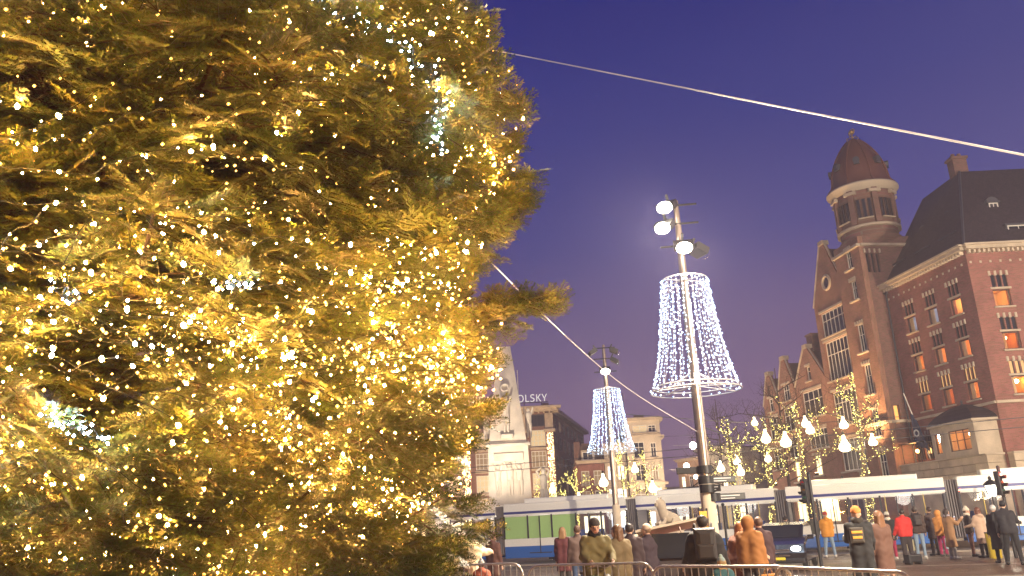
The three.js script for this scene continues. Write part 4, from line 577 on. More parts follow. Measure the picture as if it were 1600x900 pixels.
// ---------- the great fir on the left ----------
const FX = -3.6, FZ = -7.0;
const PROF = [[.5, 1.9], [.9, 2.15], [1.45, 2.35], [1.8, 2.8], [2.0, 3.08], [2.5, 3.34], [2.95, 3.44], [3.27, 3.5], [3.6, 3.48], [4.0, 3.38], [4.4, 3.45], [4.65, 3.85], [4.85, 3.75], [5.2, 4.1], [5.6, 3.95], [5.9, 3.75], [6.2, 3.5], [6.8, 3.35], [8, 3.0], [10, 2.4], [13, 1.55], [16, .75], [17.8, .15]];
function profR(h) { for (let i = 0; i < PROF.length - 1; i++) if (h <= PROF[i + 1][0]) { const [a, b] = [PROF[i], PROF[i + 1]]; return a[1] + (b[1] - a[1]) * Math.max(0, h - a[0]) / (b[0] - a[0]); } return .1; }
const CAMA = Math.atan2(-FZ, -FX); // direction from trunk to the viewer: (cos, sin) in x, z
{
  const r = rng(101);
  const fir = thing('fir_tree', 'huge dense fir tree filling the left of the picture, hung with warm lights', 'tree', [FX, 0, FZ]);
  part(fir, 'trunk', limb([V(0, -.1, 0), V(.02, 6, .03), V(0, 12, 0), V(0, 18.2, 0)], .27, .03, 12, 16), M.bark);
  // spray: one shoot with side shoots, needles all round; a colour per face group
  const NEEDLE = [.068, .098, .02], NEEDLE2 = [.1, .12, .026], TWIG = [.1, .06, .035];
  function spray(seed, L, nSide, flat) {
    const q = rng(seed), pos = [], nor = [], col = [];
    const tri = (a, b, c, n, k) => { for (const v of [a, b, c]) { pos.push(v.x, v.y, v.z); nor.push(n.x, n.y, n.z); col.push(...k); } };
    const shoot = (o, d, up, len) => {
      const sd = d.clone().cross(up).normalize(), e = o.clone().addScaledVector(d, len).addScaledVector(up, -len * .08);
      const w = .0022; for (const s of [sd, up]) { const a = o.clone().addScaledVector(s, w), b = o.clone().addScaledVector(s, -w); tri(a, b, e, up, TWIG); }
      const n = Math.round(len / .0047);
      for (let i = 0; i < n; i++) {
        const f = (i + q()) / n, p = o.clone().lerp(e, f), th = flat ? (q() < .5 ? 0 : PI) + (q() - .35) * 1.5 : q() * 2 * PI; const lat = sd.clone().multiplyScalar(Math.cos(th)).addScaledVector(up, Math.abs(Math.sin(th)) * .9 + .12);
        const nl = (.023 + .014 * q()) * (f > .9 ? .75 : 1), nd = d.clone().multiplyScalar(.55 + .3 * q() + (f > .9 ? .6 : 0)).add(lat).normalize(), t = p.clone().addScaledVector(nd, nl), m = p.clone().addScaledVector(nd, nl * .55), wv = nd.clone().cross(up).normalize().multiplyScalar(.0031);
        const k = (q() < .5 ? NEEDLE : NEEDLE2).map((c) => c * (.8 + .5 * q()) * (f > .8 ? 1.25 : 1)), nn = up.clone().addScaledVector(nd, .2).normalize();
        tri(p, m.clone().add(wv), t, nn, k); tri(p, t, m.clone().sub(wv), nn, k);
      }
    };
    const UP = V(0, 1, 0); shoot(V(0, 0, 0), V(1, .05, 0).normalize(), UP, L);
    for (let k = 0; k < nSide; k++) { const f = .12 + .74 * k / nSide, s = k % 2 ? 1 : -1, len = L * (.5 - .32 * f) * (.8 + .4 * q()), a = R(38 + 18 * q()); shoot(V(L * f, 0, 0), V(Math.cos(a), .08 * q() - .06, s * Math.sin(a)).normalize(), V(0, 1, s * .2 * q()).normalize(), len); }
    const g = new THREE.BufferGeometry(); g.setAttribute('position', new THREE.Float32BufferAttribute(pos, 3)); g.setAttribute('normal', new THREE.Float32BufferAttribute(nor, 3)); g.setAttribute('color', new THREE.Float32BufferAttribute(col, 3)); return g;
  }
  const sprays = [spray(1, .31, 7, true), spray(2, .27, 6, true), spray(3, .34, 7, true)];
  const needleMat = new THREE.MeshStandardMaterial({ color: 0xffffff, vertexColors: true, roughness: .48, side: THREE.DoubleSide });
  const up = V(0, 1, 0);
  // a side limb of the fir with all its sprays, in its own axes: x outwards, y up
  function branchlet(len, droop) {
    const list = [], put = (p, d, s, tone) => { const dd = d.clone().normalize(), sd = dd.clone().cross(up).normalize(), u = sd.clone().cross(dd).normalize().applyAxisAngle(dd, (r() - .5) * 1.5), s2 = dd.clone().cross(u), g = sprays[Math.floor(r() * 3)].clone(); g.applyMatrix4(new THREE.Matrix4().makeBasis(dd.multiplyScalar(s), u.multiplyScalar(s), s2.multiplyScalar(s)).setPosition(p)); const n = g.attributes.normal; for (let i = 0; i < n.count; i++) { const q = V(n.getX(i), n.getY(i), n.getZ(i)).normalize(); n.setXYZ(i, q.x, q.y, q.z); } const c = g.attributes.color; for (let i = 0; i < c.array.length; i++) c.array[i] *= tone; list.push(g); };
    const Q = (f) => V(len * f, len * (droop * f * f * 1.2 + .12 * f), 0);
    for (let f = .2; f <= 1.001; f += .19 / len) { const p = Q(Math.min(f, 1)), dn = Q(Math.min(f, 1)).sub(Q(Math.max(f - .1, 0))).normalize(); for (const k of [-1, 1]) put(p, dn.clone().multiplyScalar(.8).add(V(0, -.3 + .6 * r(), k * (.35 + .45 * r()))), .8 + .6 * r(), .85 + .3 * r()); }
    put(Q(.97), V(1, droop + .1, 0), 1.05, 1.15);
    return mergeGeometries(list);
  }
  const SIZES = [.3, .3, .55, .55, .55, .85, .85, .85], lets = SIZES.map((l, i) => branchlet(l, -.1 - .1 * (i % 3)));
  const lists = SIZES.map(() => []);
  const twig = (p, d, len, tone) => { const k = len < .42 ? Math.floor(r() * 2) : len < .7 ? 2 + Math.floor(r() * 3) : 5 + Math.floor(r() * 3), s = len / SIZES[k], dd = d.clone().normalize(), sd = dd.clone().cross(up).normalize(), u = sd.clone().cross(dd).normalize().applyAxisAngle(dd, (r() - .5) * .7), s2 = dd.clone().cross(u); lists[k].push([new THREE.Matrix4().makeBasis(dd.multiplyScalar(s), u.multiplyScalar(s), s2.multiplyScalar(s)).setPosition(p), tone]); };
  // one limb: carries side limbs in a plane, each with sprays; limbs droop and turn up at the tip
  function bough(h, a, L, front, narrow = 1) {
    const out = V(Math.cos(a), 0, Math.sin(a)), side = V(-out.z, 0, out.x), rise = h > 3 ? .12 : -.02, droop = narrow < 1 ? .1 : h < 2.4 ? .3 : .2;
    const P = (t, lat = 0, y = 0) => out.clone().multiplyScalar(L * t).addScaledVector(side, lat).setY(h + L * (rise * t - droop * Math.sin(t * PI * .75) * t * .9 + (t > .75 ? (t - .75) * .35 : 0)) + y);
    const wood = [limb([P(0.02), P(.3), P(.6), P(.85), P(1)], .05 * (.5 + L / 6), .008, 5, 8)];
    const t0 = front ? .3 : .55, step = (front ? .19 : .42) / L;
    for (let t = t0; t < .99; t += step) for (const s of [-1, 1]) {
      const rem = (1 - t) * L, len = Math.min(1.05, .2 + .62 * rem) * (.7 + .5 * r()) * narrow, o = P(t), fw = out.clone().multiplyScalar(.72 + .3 * r()).addScaledVector(side, s * (.75 + .2 * r())).normalize(), dr = narrow < 1 ? .05 : -.1 - .35 * r() * (h < 3 ? 1.2 : .8);
      const Q = (f) => o.clone().addScaledVector(fw, len * f).add(V(0, len * (dr * f * f * 1.2 + .12 * f), 0));
      if (len > .35) wood.push(limb([Q(0), Q(.5), Q(1)], .012, .003, 3, 4));
      twig(o.clone().addScaledVector(fw, -.03), fw.clone().add(V(0, dr * .7, 0)), Math.max(len, .22) * (front ? 1 : 1.15), .75 + .5 * r());
    }
    for (const k of [-1, 0, 1]) twig(P(.95), out.clone().addScaledVector(side, k * .5).add(V(0, .12, 0)), .3, 1.1);
    return wood;
  }
  let hh = .62, w = 0;
  while (hh < 17.6) {
    const vis = hh < 8.6, n = vis ? 13 : 8, ro = w * .9; w++;
    for (let i = 0; i < n; i++) {
      let a = ro + i / n * 2 * PI + (r() - .5) * .35; const dA = Math.abs(((a - CAMA + 5 * PI) % (2 * PI)) - PI), front = vis && dA < 1.95; if (!front && vis && i % 2 && dA > 2.2) continue;
      const hb = hh + (r() - .5) * .2, tip = hb + .06 * profR(hb) , L = profR(tip) * (.86 + .17 * r()) - .26;
      part(fir, 'branch', join(bough(hb, a, L, front)), M.bark);
    }
    hh += vis ? (hh < 4.2 ? .25 : .28) : .55;
  }
  // the long bough that reaches far out to the right
  { const t = at(890, 515, 7.0), h = 2.8, a = Math.atan2(t.z - FZ, t.x - FX), L = Math.hypot(t.x - FX, t.z - FZ) * .92; part(fir, 'branch', join(bough(h + .34, a, L, true, .6)), M.bark); part(fir, 'branch', join(bough(h + .42, a - .05, L * .93, true, .55)), M.bark); }
  lists.forEach((l, k) => { const im = new THREE.InstancedMesh(lets[k], needleMat, l.length), c = new THREE.Color(); l.forEach(([m, t], i) => { im.setMatrixAt(i, m); const y = r(); im.setColorAt(i, c.setRGB(t * (.9 + .35 * y), t, t * (1.05 - .4 * y))); }); im.name = 'needle_spray'; im.userData.kind = 'stuff'; im.castShadow = im.receiveShadow = true; fir.add(im); });
  console.log('twigs', lists.map((l) => l.length).join(), lets.map((g) => g.attributes.position.count / 3).join());
}
function at(px, py, D) { const v = V((px - 800) / 1306, -(py - 450) / 1306, -1).applyEuler(camera.rotation); return v.multiplyScalar(D / -v.z).add(camera.position); }
// ---------- strings of fairy lights on the fir ----------
{
  const r = rng(202), warm = glow([1, .43, .08], 1300, [.8, .6, .3]), warmDim = glow([1, .5, .1], 7, [.8, .6, .3]), warmBig = glow([1, .48, .1], 900, [.9, .7, .4]), cold = glow([.5, .72, 1], 190, [.7, .8, .9]);
  const bulbG = new THREE.OctahedronGeometry(1.1, 0), bigG = new THREE.CapsuleGeometry(.009, .008, 3, 6), pos = (a, h, k) => V(FX + Math.cos(a) * profR(h) * k, h, FZ + Math.sin(a) * profR(h) * k);
  function string(name, label, group, pts, o) {
    const s = thing(name, label, 'lights', [0, 0, 0], 0, group); part(s, 'wire', tube(pts, .0026, pts.length * 2, 3), M.blackCable);
    const a = [], b = []; pts.forEach((p, i) => { if (o.big && i % o.big === 5) { const m = part(s, 'bulb', bigG, o.mat3); m.position.copy(p); m.rotation.set(r() * 3, r() * 3, 0); m.scale.setScalar(.85 + .5 * r()); return; } const q = p.clone().add(V((r() - .5) * .07, (r() - .5) * .07, (r() - .5) * .07)), bright = r() < .3, sz = bright ? .0042 + .0045 * r() * r() : .0058 + .005 * r(); (bright ? a : b).push(bulbG.clone().scale(sz, sz, sz).translate(q.x, q.y, q.z)); });
    stuffPart(s, 'led_lights', join(a), o.mat1); stuffPart(s, 'dim_led_lights', join(b), o.mat2);
    for (const i of o.lamps) { const p = new THREE.PointLight(o.color, o.k); p.position.copy(pts[Math.min(i, pts.length - 1)]); p.shadow.radius = 1; s.add(p); }
  }
  const warmC = new THREE.Color(1, .44, .09);
  for (let k = 0; k < 216; k++) {
    const low = k < 124; let a = CAMA + (r() - .5) * 3.3, h = low ? .9 + 2.5 * r() : 2.4 + 6 * Math.pow(r(), 1.1), dir = r() < .5 ? 1 : -1, fall = (r() - .5) * .6, kr = .78 + .2 * r();
    if (r() < .25) fall = -2.2; const pts = [];
    for (let i = 0; i < 46; i++) { const rad = profR(h) * kr; pts.push(pos(a, h, Math.min(kr + .05 * Math.sin(i * .7) + .07 * (r() - .5), low ? 1.0 : .93))); const st = .085; const cs = 1 / Math.hypot(1, fall); a += dir * st * cs / rad; h += st * cs * fall; fall += (r() - .5) * .55; fall *= .93; kr += (r() - .5) * .05; kr = Math.min(.99, Math.max(.72, kr)); if (r() < .05) fall = (r() - .5) * 3; if (h < .7) { h = .7; fall = Math.abs(fall); } if (Math.abs(a - CAMA) > 1.8) dir = -dir; }
    string('fairy_light_string', low ? 'warm white fairy light string draped over the lower boughs of the huge fir' : 'warm white fairy light string draped over the upper boughs of the huge fir', low ? 'warm light strings on the lower fir boughs' : 'warm light strings on the upper fir boughs', pts, { mat1: warm, mat2: warmDim, mat3: warmBig, big: 9, lamps: k % 3 ? [] : [22], color: warmC, k: 1.2 });
  }
  // cold white strings: the chain in the upper right and two short tangles on the left
  const surf = (px, py, k) => { const d = at(px, py, 1).sub(camera.position).normalize(); let t = 2; for (; t < 11; t += .02) { const p = camera.position.clone().addScaledVector(d, t); if (Math.hypot(p.x - FX, p.z - FZ) < profR(p.y) * k) break; } return camera.position.clone().addScaledVector(d, t); };
  const chain = (label, px, n, k) => { const c = new THREE.CatmullRomCurve3(px.map(([x, y]) => surf(x, y, .97))), pts = []; for (let i = 0; i < n; i++) pts.push(c.getPointAt(i / (n - 1)).add(V((r() - .5) * .09, (r() - .5) * .09, (r() - .5) * .06))); string('cold_light_string', label, null, pts, { mat1: cold, mat2: cold, mat3: cold, big: 0, lamps: [4, Math.floor(n / 2), n - 3], color: new THREE.Color(.6, .8, 1), k }); };
  chain('cold white light string hanging down the upper right of the huge fir', [[480, 2], [545, 24], [590, 40], [628, 60], [655, 95], [682, 130], [690, 170], [676, 205], [700, 240]], 62, .14);
  chain('short tangle of cold white lights at the far left of the huge fir', [[58, 648], [86, 654], [112, 668], [150, 682], [168, 678]], 26, .12);
  chain('tiny cluster of cold white lights in the middle of the huge fir', [[345, 440], [362, 446], [380, 444]], 12, .04);
  chain('small cluster of bluish lights among warm ones on the left boughs', [[84, 452], [98, 460], [116, 468]], 10, .04);
}
// ---------- the long tram across the square ----------
{
  const A = V(-8, 0, -53), B = V(27.5, 0, -38.3), turn = -Math.atan2(B.z - A.z, B.x - A.x); // local x runs along the tram, z to the viewer
  const T = thing('tram', 'long white and blue articulated tram with wide windows crossing behind the people', 'tram', A.clone().lerp(B, .5).toArray(), turn);
  const white = new THREE.MeshPhysicalMaterial({ color: lin([.82, .78, .7]), roughness: .3, clearcoat: .6 }), blue = new THREE.MeshPhysicalMaterial({ color: lin([.02, .12, .42]), roughness: .3, clearcoat: .6 }), navy = std([.03, .04, .2], .35), green = std([.36, .56, .2], .45), dark = std([.03, .03, .035], .6), seatM = std([.03, .06, .2], .8), poleM = std([.7, .5, .1], .4), floorM = std([.12, .12, .13], .7), inner = std([.6, .58, .54], .6);
  const L = 38.4, n = 5, m = L / n, W = 2.3; const strip = glow([1, .95, .86], 3.2);
  for (let i = 0; i < n; i++) {
    const x = -L / 2 + m * (i + .5), l = m - .55;
    for (const s of [1, -1]) { const z = s * W / 2;
      part(T, 'skirt_panel', rbox(l, .62, .08, .02, x, .55, z), blue); part(T, 'white_band', box(l, .4, .07, x, 1.06, z), white);
      const k = 5, pw = l / k; // windows between slim posts
      for (let j = 0; j <= k; j++) part(T, 'window_post', box(.09, 1.24, .07, x - l / 2 + j * pw, 1.88, z), dark);
      for (let j = 0; j < k; j++) { const door = j === 1 || j === 3; if (door && s > 0) { const d = part(T, 'door', join([box(.05, 2.0, .06, x - l / 2 + (j + .5) * pw, 1.45, z + .03), box(pw - .1, .05, .06, x - l / 2 + (j + .5) * pw, .5, z + .03)]), dark); } part(T, i === 1 && j < 3 && s > 0 ? 'green_window' : 'window', box(pw - .1, 1.22, .015, x - l / 2 + (j + .5) * pw, 1.88, z - .005 * s), i === 1 && j < 3 && s > 0 ? green : M.glass); }
      part(T, 'roof_panel', box(l, .55, .07, x, 2.78, z), white); part(T, 'roof_stripe', box(l, .13, .075, x, 2.66, z + .004 * s), navy); part(T, 'light_line', box(l, .035, .075, x, 2.47, z - .003 * s), white);
    }
    part(T, 'roof', join([rbox(l, .14, W, .05, x, 3.1, 0), rbox(l * .7, .3, 1.5, .08, x, 3.28, 0)]), white); part(T, 'floor', box(l, .1, W - .1, x, .42, 0), floorM); part(T, 'ceiling', box(l, .04, W - .1, x, 2.62, 0), inner);
    for (const s of [-.45, .45]) part(T, 'ceiling_light', box(l - .4, .04, .12, x, 2.57, s), strip);
    for (let j = 0; j < 6; j++) for (const s of [-.72, .72]) part(T, 'seat', cached('tseat', () => join([rbox(.45, .1, .8, .03, 0, .88, 0), rbox(.1, .7, .8, .03, -.2, 1.25, 0)])), seatM).position.set(x - l / 2 + .7 + j * 1.15, 0, s);
    for (let j = 0; j < 4; j++) part(T, 'grab_pole', cyl(.02, .02, 2.1, x - l / 2 + 1.1 + j * 1.7, 1.5, .3 * (j % 2 ? 1 : -1), 8), poleM);
    part(T, 'bogie', join([box(2.2, .35, 1.8, x, .3, 0), ...[-.7, .7].flatMap((a) => [-.72, .72].map((b) => cyl(.3, .3, .12, 0, 0, 0, 18).rotateX(PI / 2).translate(x + a, .31, b)))]), M.rubber);
    if (i < n - 1) part(T, 'gangway', join(Array.from({ length: 5 }, (_, k) => rbox(.07, 2.6, W - .1 - (k % 2) * .05, .03, x + m / 2 - .22 + k * .11, 1.75, 0))), std([.2, .18, .18], .9));
    if (i === 2) part(T, 'pantograph', join([rod(V(x - .8, 3.45, 0), V(x + .6, 4.3, 0), .03), rod(V(x + .6, 4.3, 0), V(x - .3, 5.3, 0), .03), rod(V(x - .3, 5.3, -.8), V(x - .3, 5.3, .8), .035), box(1.6, .12, 1.2, x - .3, 3.45, 0)]), M.iron);
    for (const q of [-1.8, 1.8]) { const p = new THREE.PointLight(new THREE.Color(1, .93, .82), 5); p.position.set(x + q, 2.4, 0); p.shadow.radius = 20; T.add(p); }
  }
  for (const s of [-1, 1]) { // cabs
    const x = s * (L / 2 + .35); part(T, 'cab_front', join([rbox(.9, .95, W, .1, x - s * .2, .78, 0), rbox(.9, .5, W, .1, x - s * .35, 2.85, 0)]), s > 0 ? white : blue); part(T, 'windscreen', box(.03, 1.35, W - .3, x - s * .02, 1.95, 0, 0, 0, s * .12), M.darkGlass); part(T, 'headlight', cyl(.1, .1, .05, 0, 0, 0, 14).rotateZ(PI / 2).translate(x + s * .24, .9, .75), glow([1, .95, .85], s < 0 ? 6 : .1)); part(T, 'headlight', cyl(.1, .1, .05, 0, 0, 0, 14).rotateZ(PI / 2).translate(x + s * .24, .9, -.75), glow([1, .95, .85], s < 0 ? 6 : .1));
  }
}
// ---------- crowd barriers ----------
{
  const W = 2.4, H = 1.1;
  const b = thing('crowd_barrier', '', 'barrier'); const rc = .22, top = [[-W / 2, .16], [-W / 2, .6], [-W / 2, H - rc], [-W / 2 + .06, H - .06], [-W / 2 + rc, H], [0, H], [W / 2 - rc, H], [W / 2 - .06, H - .06], [W / 2, H - rc], [W / 2, .6], [W / 2, .16]];
  const c = new THREE.CurvePath(); const rail = []; for (let k = 0; k <= 6; k++) { const a = PI - k / 6 * PI / 2; rail.push(V(-W / 2 + rc + Math.cos(a) * rc, H - rc + Math.sin(a) * rc, 0)); } for (let k = 0; k <= 6; k++) { const a = PI / 2 - k / 6 * PI / 2; rail.push(V(W / 2 - rc + Math.cos(a) * rc, H - rc + Math.sin(a) * rc, 0)); }
  const path = [V(-W / 2, .16, 0), ...rail, V(W / 2, .16, 0)]; const segs = []; for (let i = 0; i < path.length - 1; i++) segs.push(rod(path[i], path[i + 1], .021, 10)); path.slice(1, -1).forEach((p) => segs.push(sph(.021, p.x, p.y, p.z, 8, 6)));
  part(b, 'frame_tube', join(segs), M.galv); part(b, 'lower_rail', rod(V(-W / 2, .18, 0), V(W / 2, .18, 0), .017, 8), M.galv);
  const vb = cyl(.008, .008, H - .2, 0, H / 2 + .09, 0, 7); for (let k = 1; k < 19; k++) part(b, 'bar', vb, M.galv).position.x = -W / 2 + k * W / 19;
  for (const x of [-.75, .75]) part(b, 'foot', join([rod(V(x, .02, -.3), V(x, .02, .3), .018, 7), rod(V(x, .02, -.3), V(x, .18, 0), .014, 6), rod(V(x, .02, .3), V(x, .18, 0), .014, 6)]), M.galv);
  part(b, 'hook', join([new THREE.TorusGeometry(.035, .009, 5, 10, PI * 1.4).rotateX(PI / 2).translate(W / 2 + .03, .75, 0), new THREE.TorusGeometry(.035, .009, 5, 10, PI * 1.4).rotateX(PI / 2).translate(W / 2 + .03, .4, 0)]), M.galv);
  const spots = [[[418, 890, 21.8], [573, 889, 20.2], 'barrier hidden most by the lit fir boughs at the bottom left'], [[576, 888, 19.6], [646, 884, 18.3], 'short looking barrier between the fir boughs and the person in cream'], [[651, 883, 17.8], [811, 878, 16.9], 'barrier in front of the person in the cream coat'], [[816, 877, 15.6], [1030, 877, 14.2], 'barrier in front of the person in olive'], [[1036, 883, 12.9], [1213, 886, 11.4], 'barrier in front of the backpack wearer and the child in teal'], [[1219, 888, 11.2], [1420, 945, 9.2], 'nearest barrier, running out of the frame at the bottom right']];
  spots.forEach(([a, e, where], i) => { const p = at(...a), q = at(...e), mid = p.clone().add(q).multiplyScalar(.5), o = i ? b.clone() : b; if (i) { o.name = numbered('crowd_barrier'); scene.add(o); } o.position.set(mid.x, 0, mid.z); o.rotation.y = -Math.atan2(q.z - p.z, q.x - p.x); o.userData = { label: 'galvanised tube crowd ' + where, category: 'barrier', group: 'crowd barriers along the bottom of the picture' }; const L = Math.hypot(q.x - p.x, q.z - p.z); });
}
// ---------- car, pedicab, bicycle ----------
{
  const carP = V(9.05, 0, -30.5), car = thing('parked_car', 'glossy black car facing the square with its headlights on, between the people', 'car', carP.toArray(), -.42);
  const paint = new THREE.MeshPhysicalMaterial({ color: lin([.012, .012, .016]), roughness: .25, clearcoat: 1, clearcoatRoughness: .05 });
  // local z to the viewer (front), x across; outline along z extruded across x
  const prof = [[2.15, .35], [2.2, .6], [2.12, .82], [1.2, 1.0], [.55, 1.42], [-.9, 1.5], [-1.7, 1.4], [-2.05, 1.0], [-2.15, .6], [-2.1, .35]];
  part(car, 'body', poly(prof.slice(0, 4).concat([[-1.95, 1.02], [-2.15, .6], [-2.1, .35]]), [], 1.7, .05).rotateY(-PI / 2).translate(-.85, 0, 0), paint);
  part(car, 'cabin', poly([[1.15, 1.0], [.5, 1.42], [-.9, 1.5], [-1.65, 1.4], [-1.9, 1.0]], [], 1.4, .04).rotateY(-PI / 2).translate(-.7, 0, 0), paint);
  part(car, 'windscreen', box(1.2, .62, .02, 0, 1.235, .87, 0, -.98), M.darkGlass);
  for (const s of [-1, 1]) { part(car, 'headlight', sph(.13, s * .6, .72, 2.16, 14, 8).scale(1.3, .7, 1).translate(-s * .18, .22, 0), glow([1, .95, .85], 20)); part(car, 'wing_mirror', rbox(.2, .14, .1, .03, s * .95, 1.05, .7), paint);
    for (const z of [-1.35, 1.35]) { const w = part(car, 'wheel', new THREE.TorusGeometry(.24, .09, 10, 22).rotateY(PI / 2).translate(s * .76, .33, z), M.rubber); part(w, 'rim', cyl(.19, .19, .12, 0, 0, 0, 18).rotateZ(PI / 2).translate(s * .77, .33, z), M.steel); }
    const p = new THREE.SpotLight(new THREE.Color(1, .92, .8), 40, 0, .5, .6); p.position.set(s * .6, .72, 2.4); p.target.position.set(s * .6, .3, 8); p.castShadow = true; p.shadow.radius = 4; car.add(p, p.target); }
  part(car, 'grille', join([0, 1, 2, 3].map((k) => box(.8, .025, .03, 0, .52 + k * .06, 2.23))), M.steel); part(car, 'number_plate', rbox(.5, .11, .02, .005, 0, .42, 2.25), std([.75, .6, .05], .5)); part(car, 'bumper', rbox(1.7, .16, .12, .04, 0, .36, 2.2), M.blackPaint);

  const pc = thing('pedicab', 'dark covered pedicab with a cream canopy edge, left of the backpack wearer', 'pedicab', at(1052, 850, 19).setY(0).toArray(), -.25), cream = std([.62, .52, .4], .8), body = std([.05, .04, .045], .5);
  part(pc, 'cabin', join([rbox(1.15, .5, .9, .08, 0, .75, 0), rbox(1.15, .7, .1, .04, 0, 1.1, -.45)]), body); part(pc, 'canopy', join([bar(V(-.72, 1.5, .1), V(.6, 1.7, .1), .9, .05), bar(V(-.72, 1.5, .1), V(-.5, 1.05, .45), .22, .04)]), cream);
  part(pc, 'canopy_post', join([rod(V(.55, .9, .45), V(.57, 1.68, .5), .025), rod(V(-.5, .9, .45), V(-.6, 1.5, .5), .025), rod(V(.4, .9, .5), V(.2, 1.62, .5), .02)]), M.steel); part(pc, 'side_window', box(.8, .5, .015, .0, 1.25, .52), M.darkGlass);
  for (const s of [-1, 1]) { const w = part(pc, 'wheel', new THREE.TorusGeometry(.3, .025, 6, 28).translate(s * .5, .325, .5), M.rubber); part(w, 'spokes', join(Array.from({ length: 10 }, (_, k) => rod(V(s * .5, .325, .5), V(s * .5 + Math.cos(k * .63) * .29, .325 + Math.sin(k * .63) * .29, .5), .004, 4))), M.steel); }
  part(pc, 'bench', rbox(1.1, .12, .5, .05, 0, 1.02, -.1), std([.25, .04, .04], .7));

  const bike = (label, pos, turn, col) => { const t = thing('bicycle', label, 'bicycle', pos, turn), fr = std(col, .4), P = (x, y, z = 0) => V(x, y, z);
    for (const x of [-.52, .52]) { const w = part(t, 'wheel', new THREE.TorusGeometry(.33, .017, 6, 32).translate(x, .35, 0), M.rubber); part(w, 'spokes', join(Array.from({ length: 16 }, (_, k) => rod(P(x, .35), P(x + Math.cos(k * .3927) * .32, .35 + Math.sin(k * .3927) * .32), .0025, 4))), M.steel); part(w, 'mudguard', new THREE.TorusGeometry(.37, .012, 5, 20, PI * .8).rotateZ(.3).translate(x, .35, 0), M.blackPaint); }
    part(t, 'frame', join([rod(P(-.05, .32), P(-.2, .85), .018), rod(P(-.05, .32), P(.4, .78), .018), rod(P(-.17, .78), P(.38, .85), .016), rod(P(-.52, .35), P(-.05, .32), .012), rod(P(-.52, .35), P(-.17, .75), .01), rod(P(.4, .95), P(.52, .35), .016)]), fr); part(t, 'saddle', rbox(.26, .06, .15, .025, -.22, .92, 0), M.blackPaint); part(t, 'handlebar', tube([[.3, 1.02, -.28], [.38, 1.05, -.15], [.42, 1.02, 0], [.38, 1.05, .15], [.3, 1.02, .28]], .014, 16, 6), M.steel); part(t, 'crank', join([cyl(.09, .09, .01, 0, 0, 0, 16).rotateX(PI / 2).translate(-.05, .32, .04), rod(P(-.05, .32, .05), P(.06, .2, .07), .01), box(.1, .025, .07, .08, .19, .1)]), M.steel); part(t, 'carrier', join([box(.4, .015, .14, -.5, .75, 0), rod(P(-.66, .74, .06), P(-.52, .36, .05), .007), rod(P(-.66, .74, -.06), P(-.52, .36, -.05), .007)]), M.blackPaint); part(t, 'bike_lamp', sph(.04, .5, .88, 0, 8, 6), std([.8, .8, .8], .2)); return t; };
  bike('dark bicycle leaning beside the person in brown, its wheel showing', at(1150, 872, 17.4).setY(0).toArray(), .5, [.02, .02, .025]); bike('black bicycle held by the person in olive', at(925, 880, 15.6).setY(0).toArray(), -1.1, [.02, .03, .02]);
}
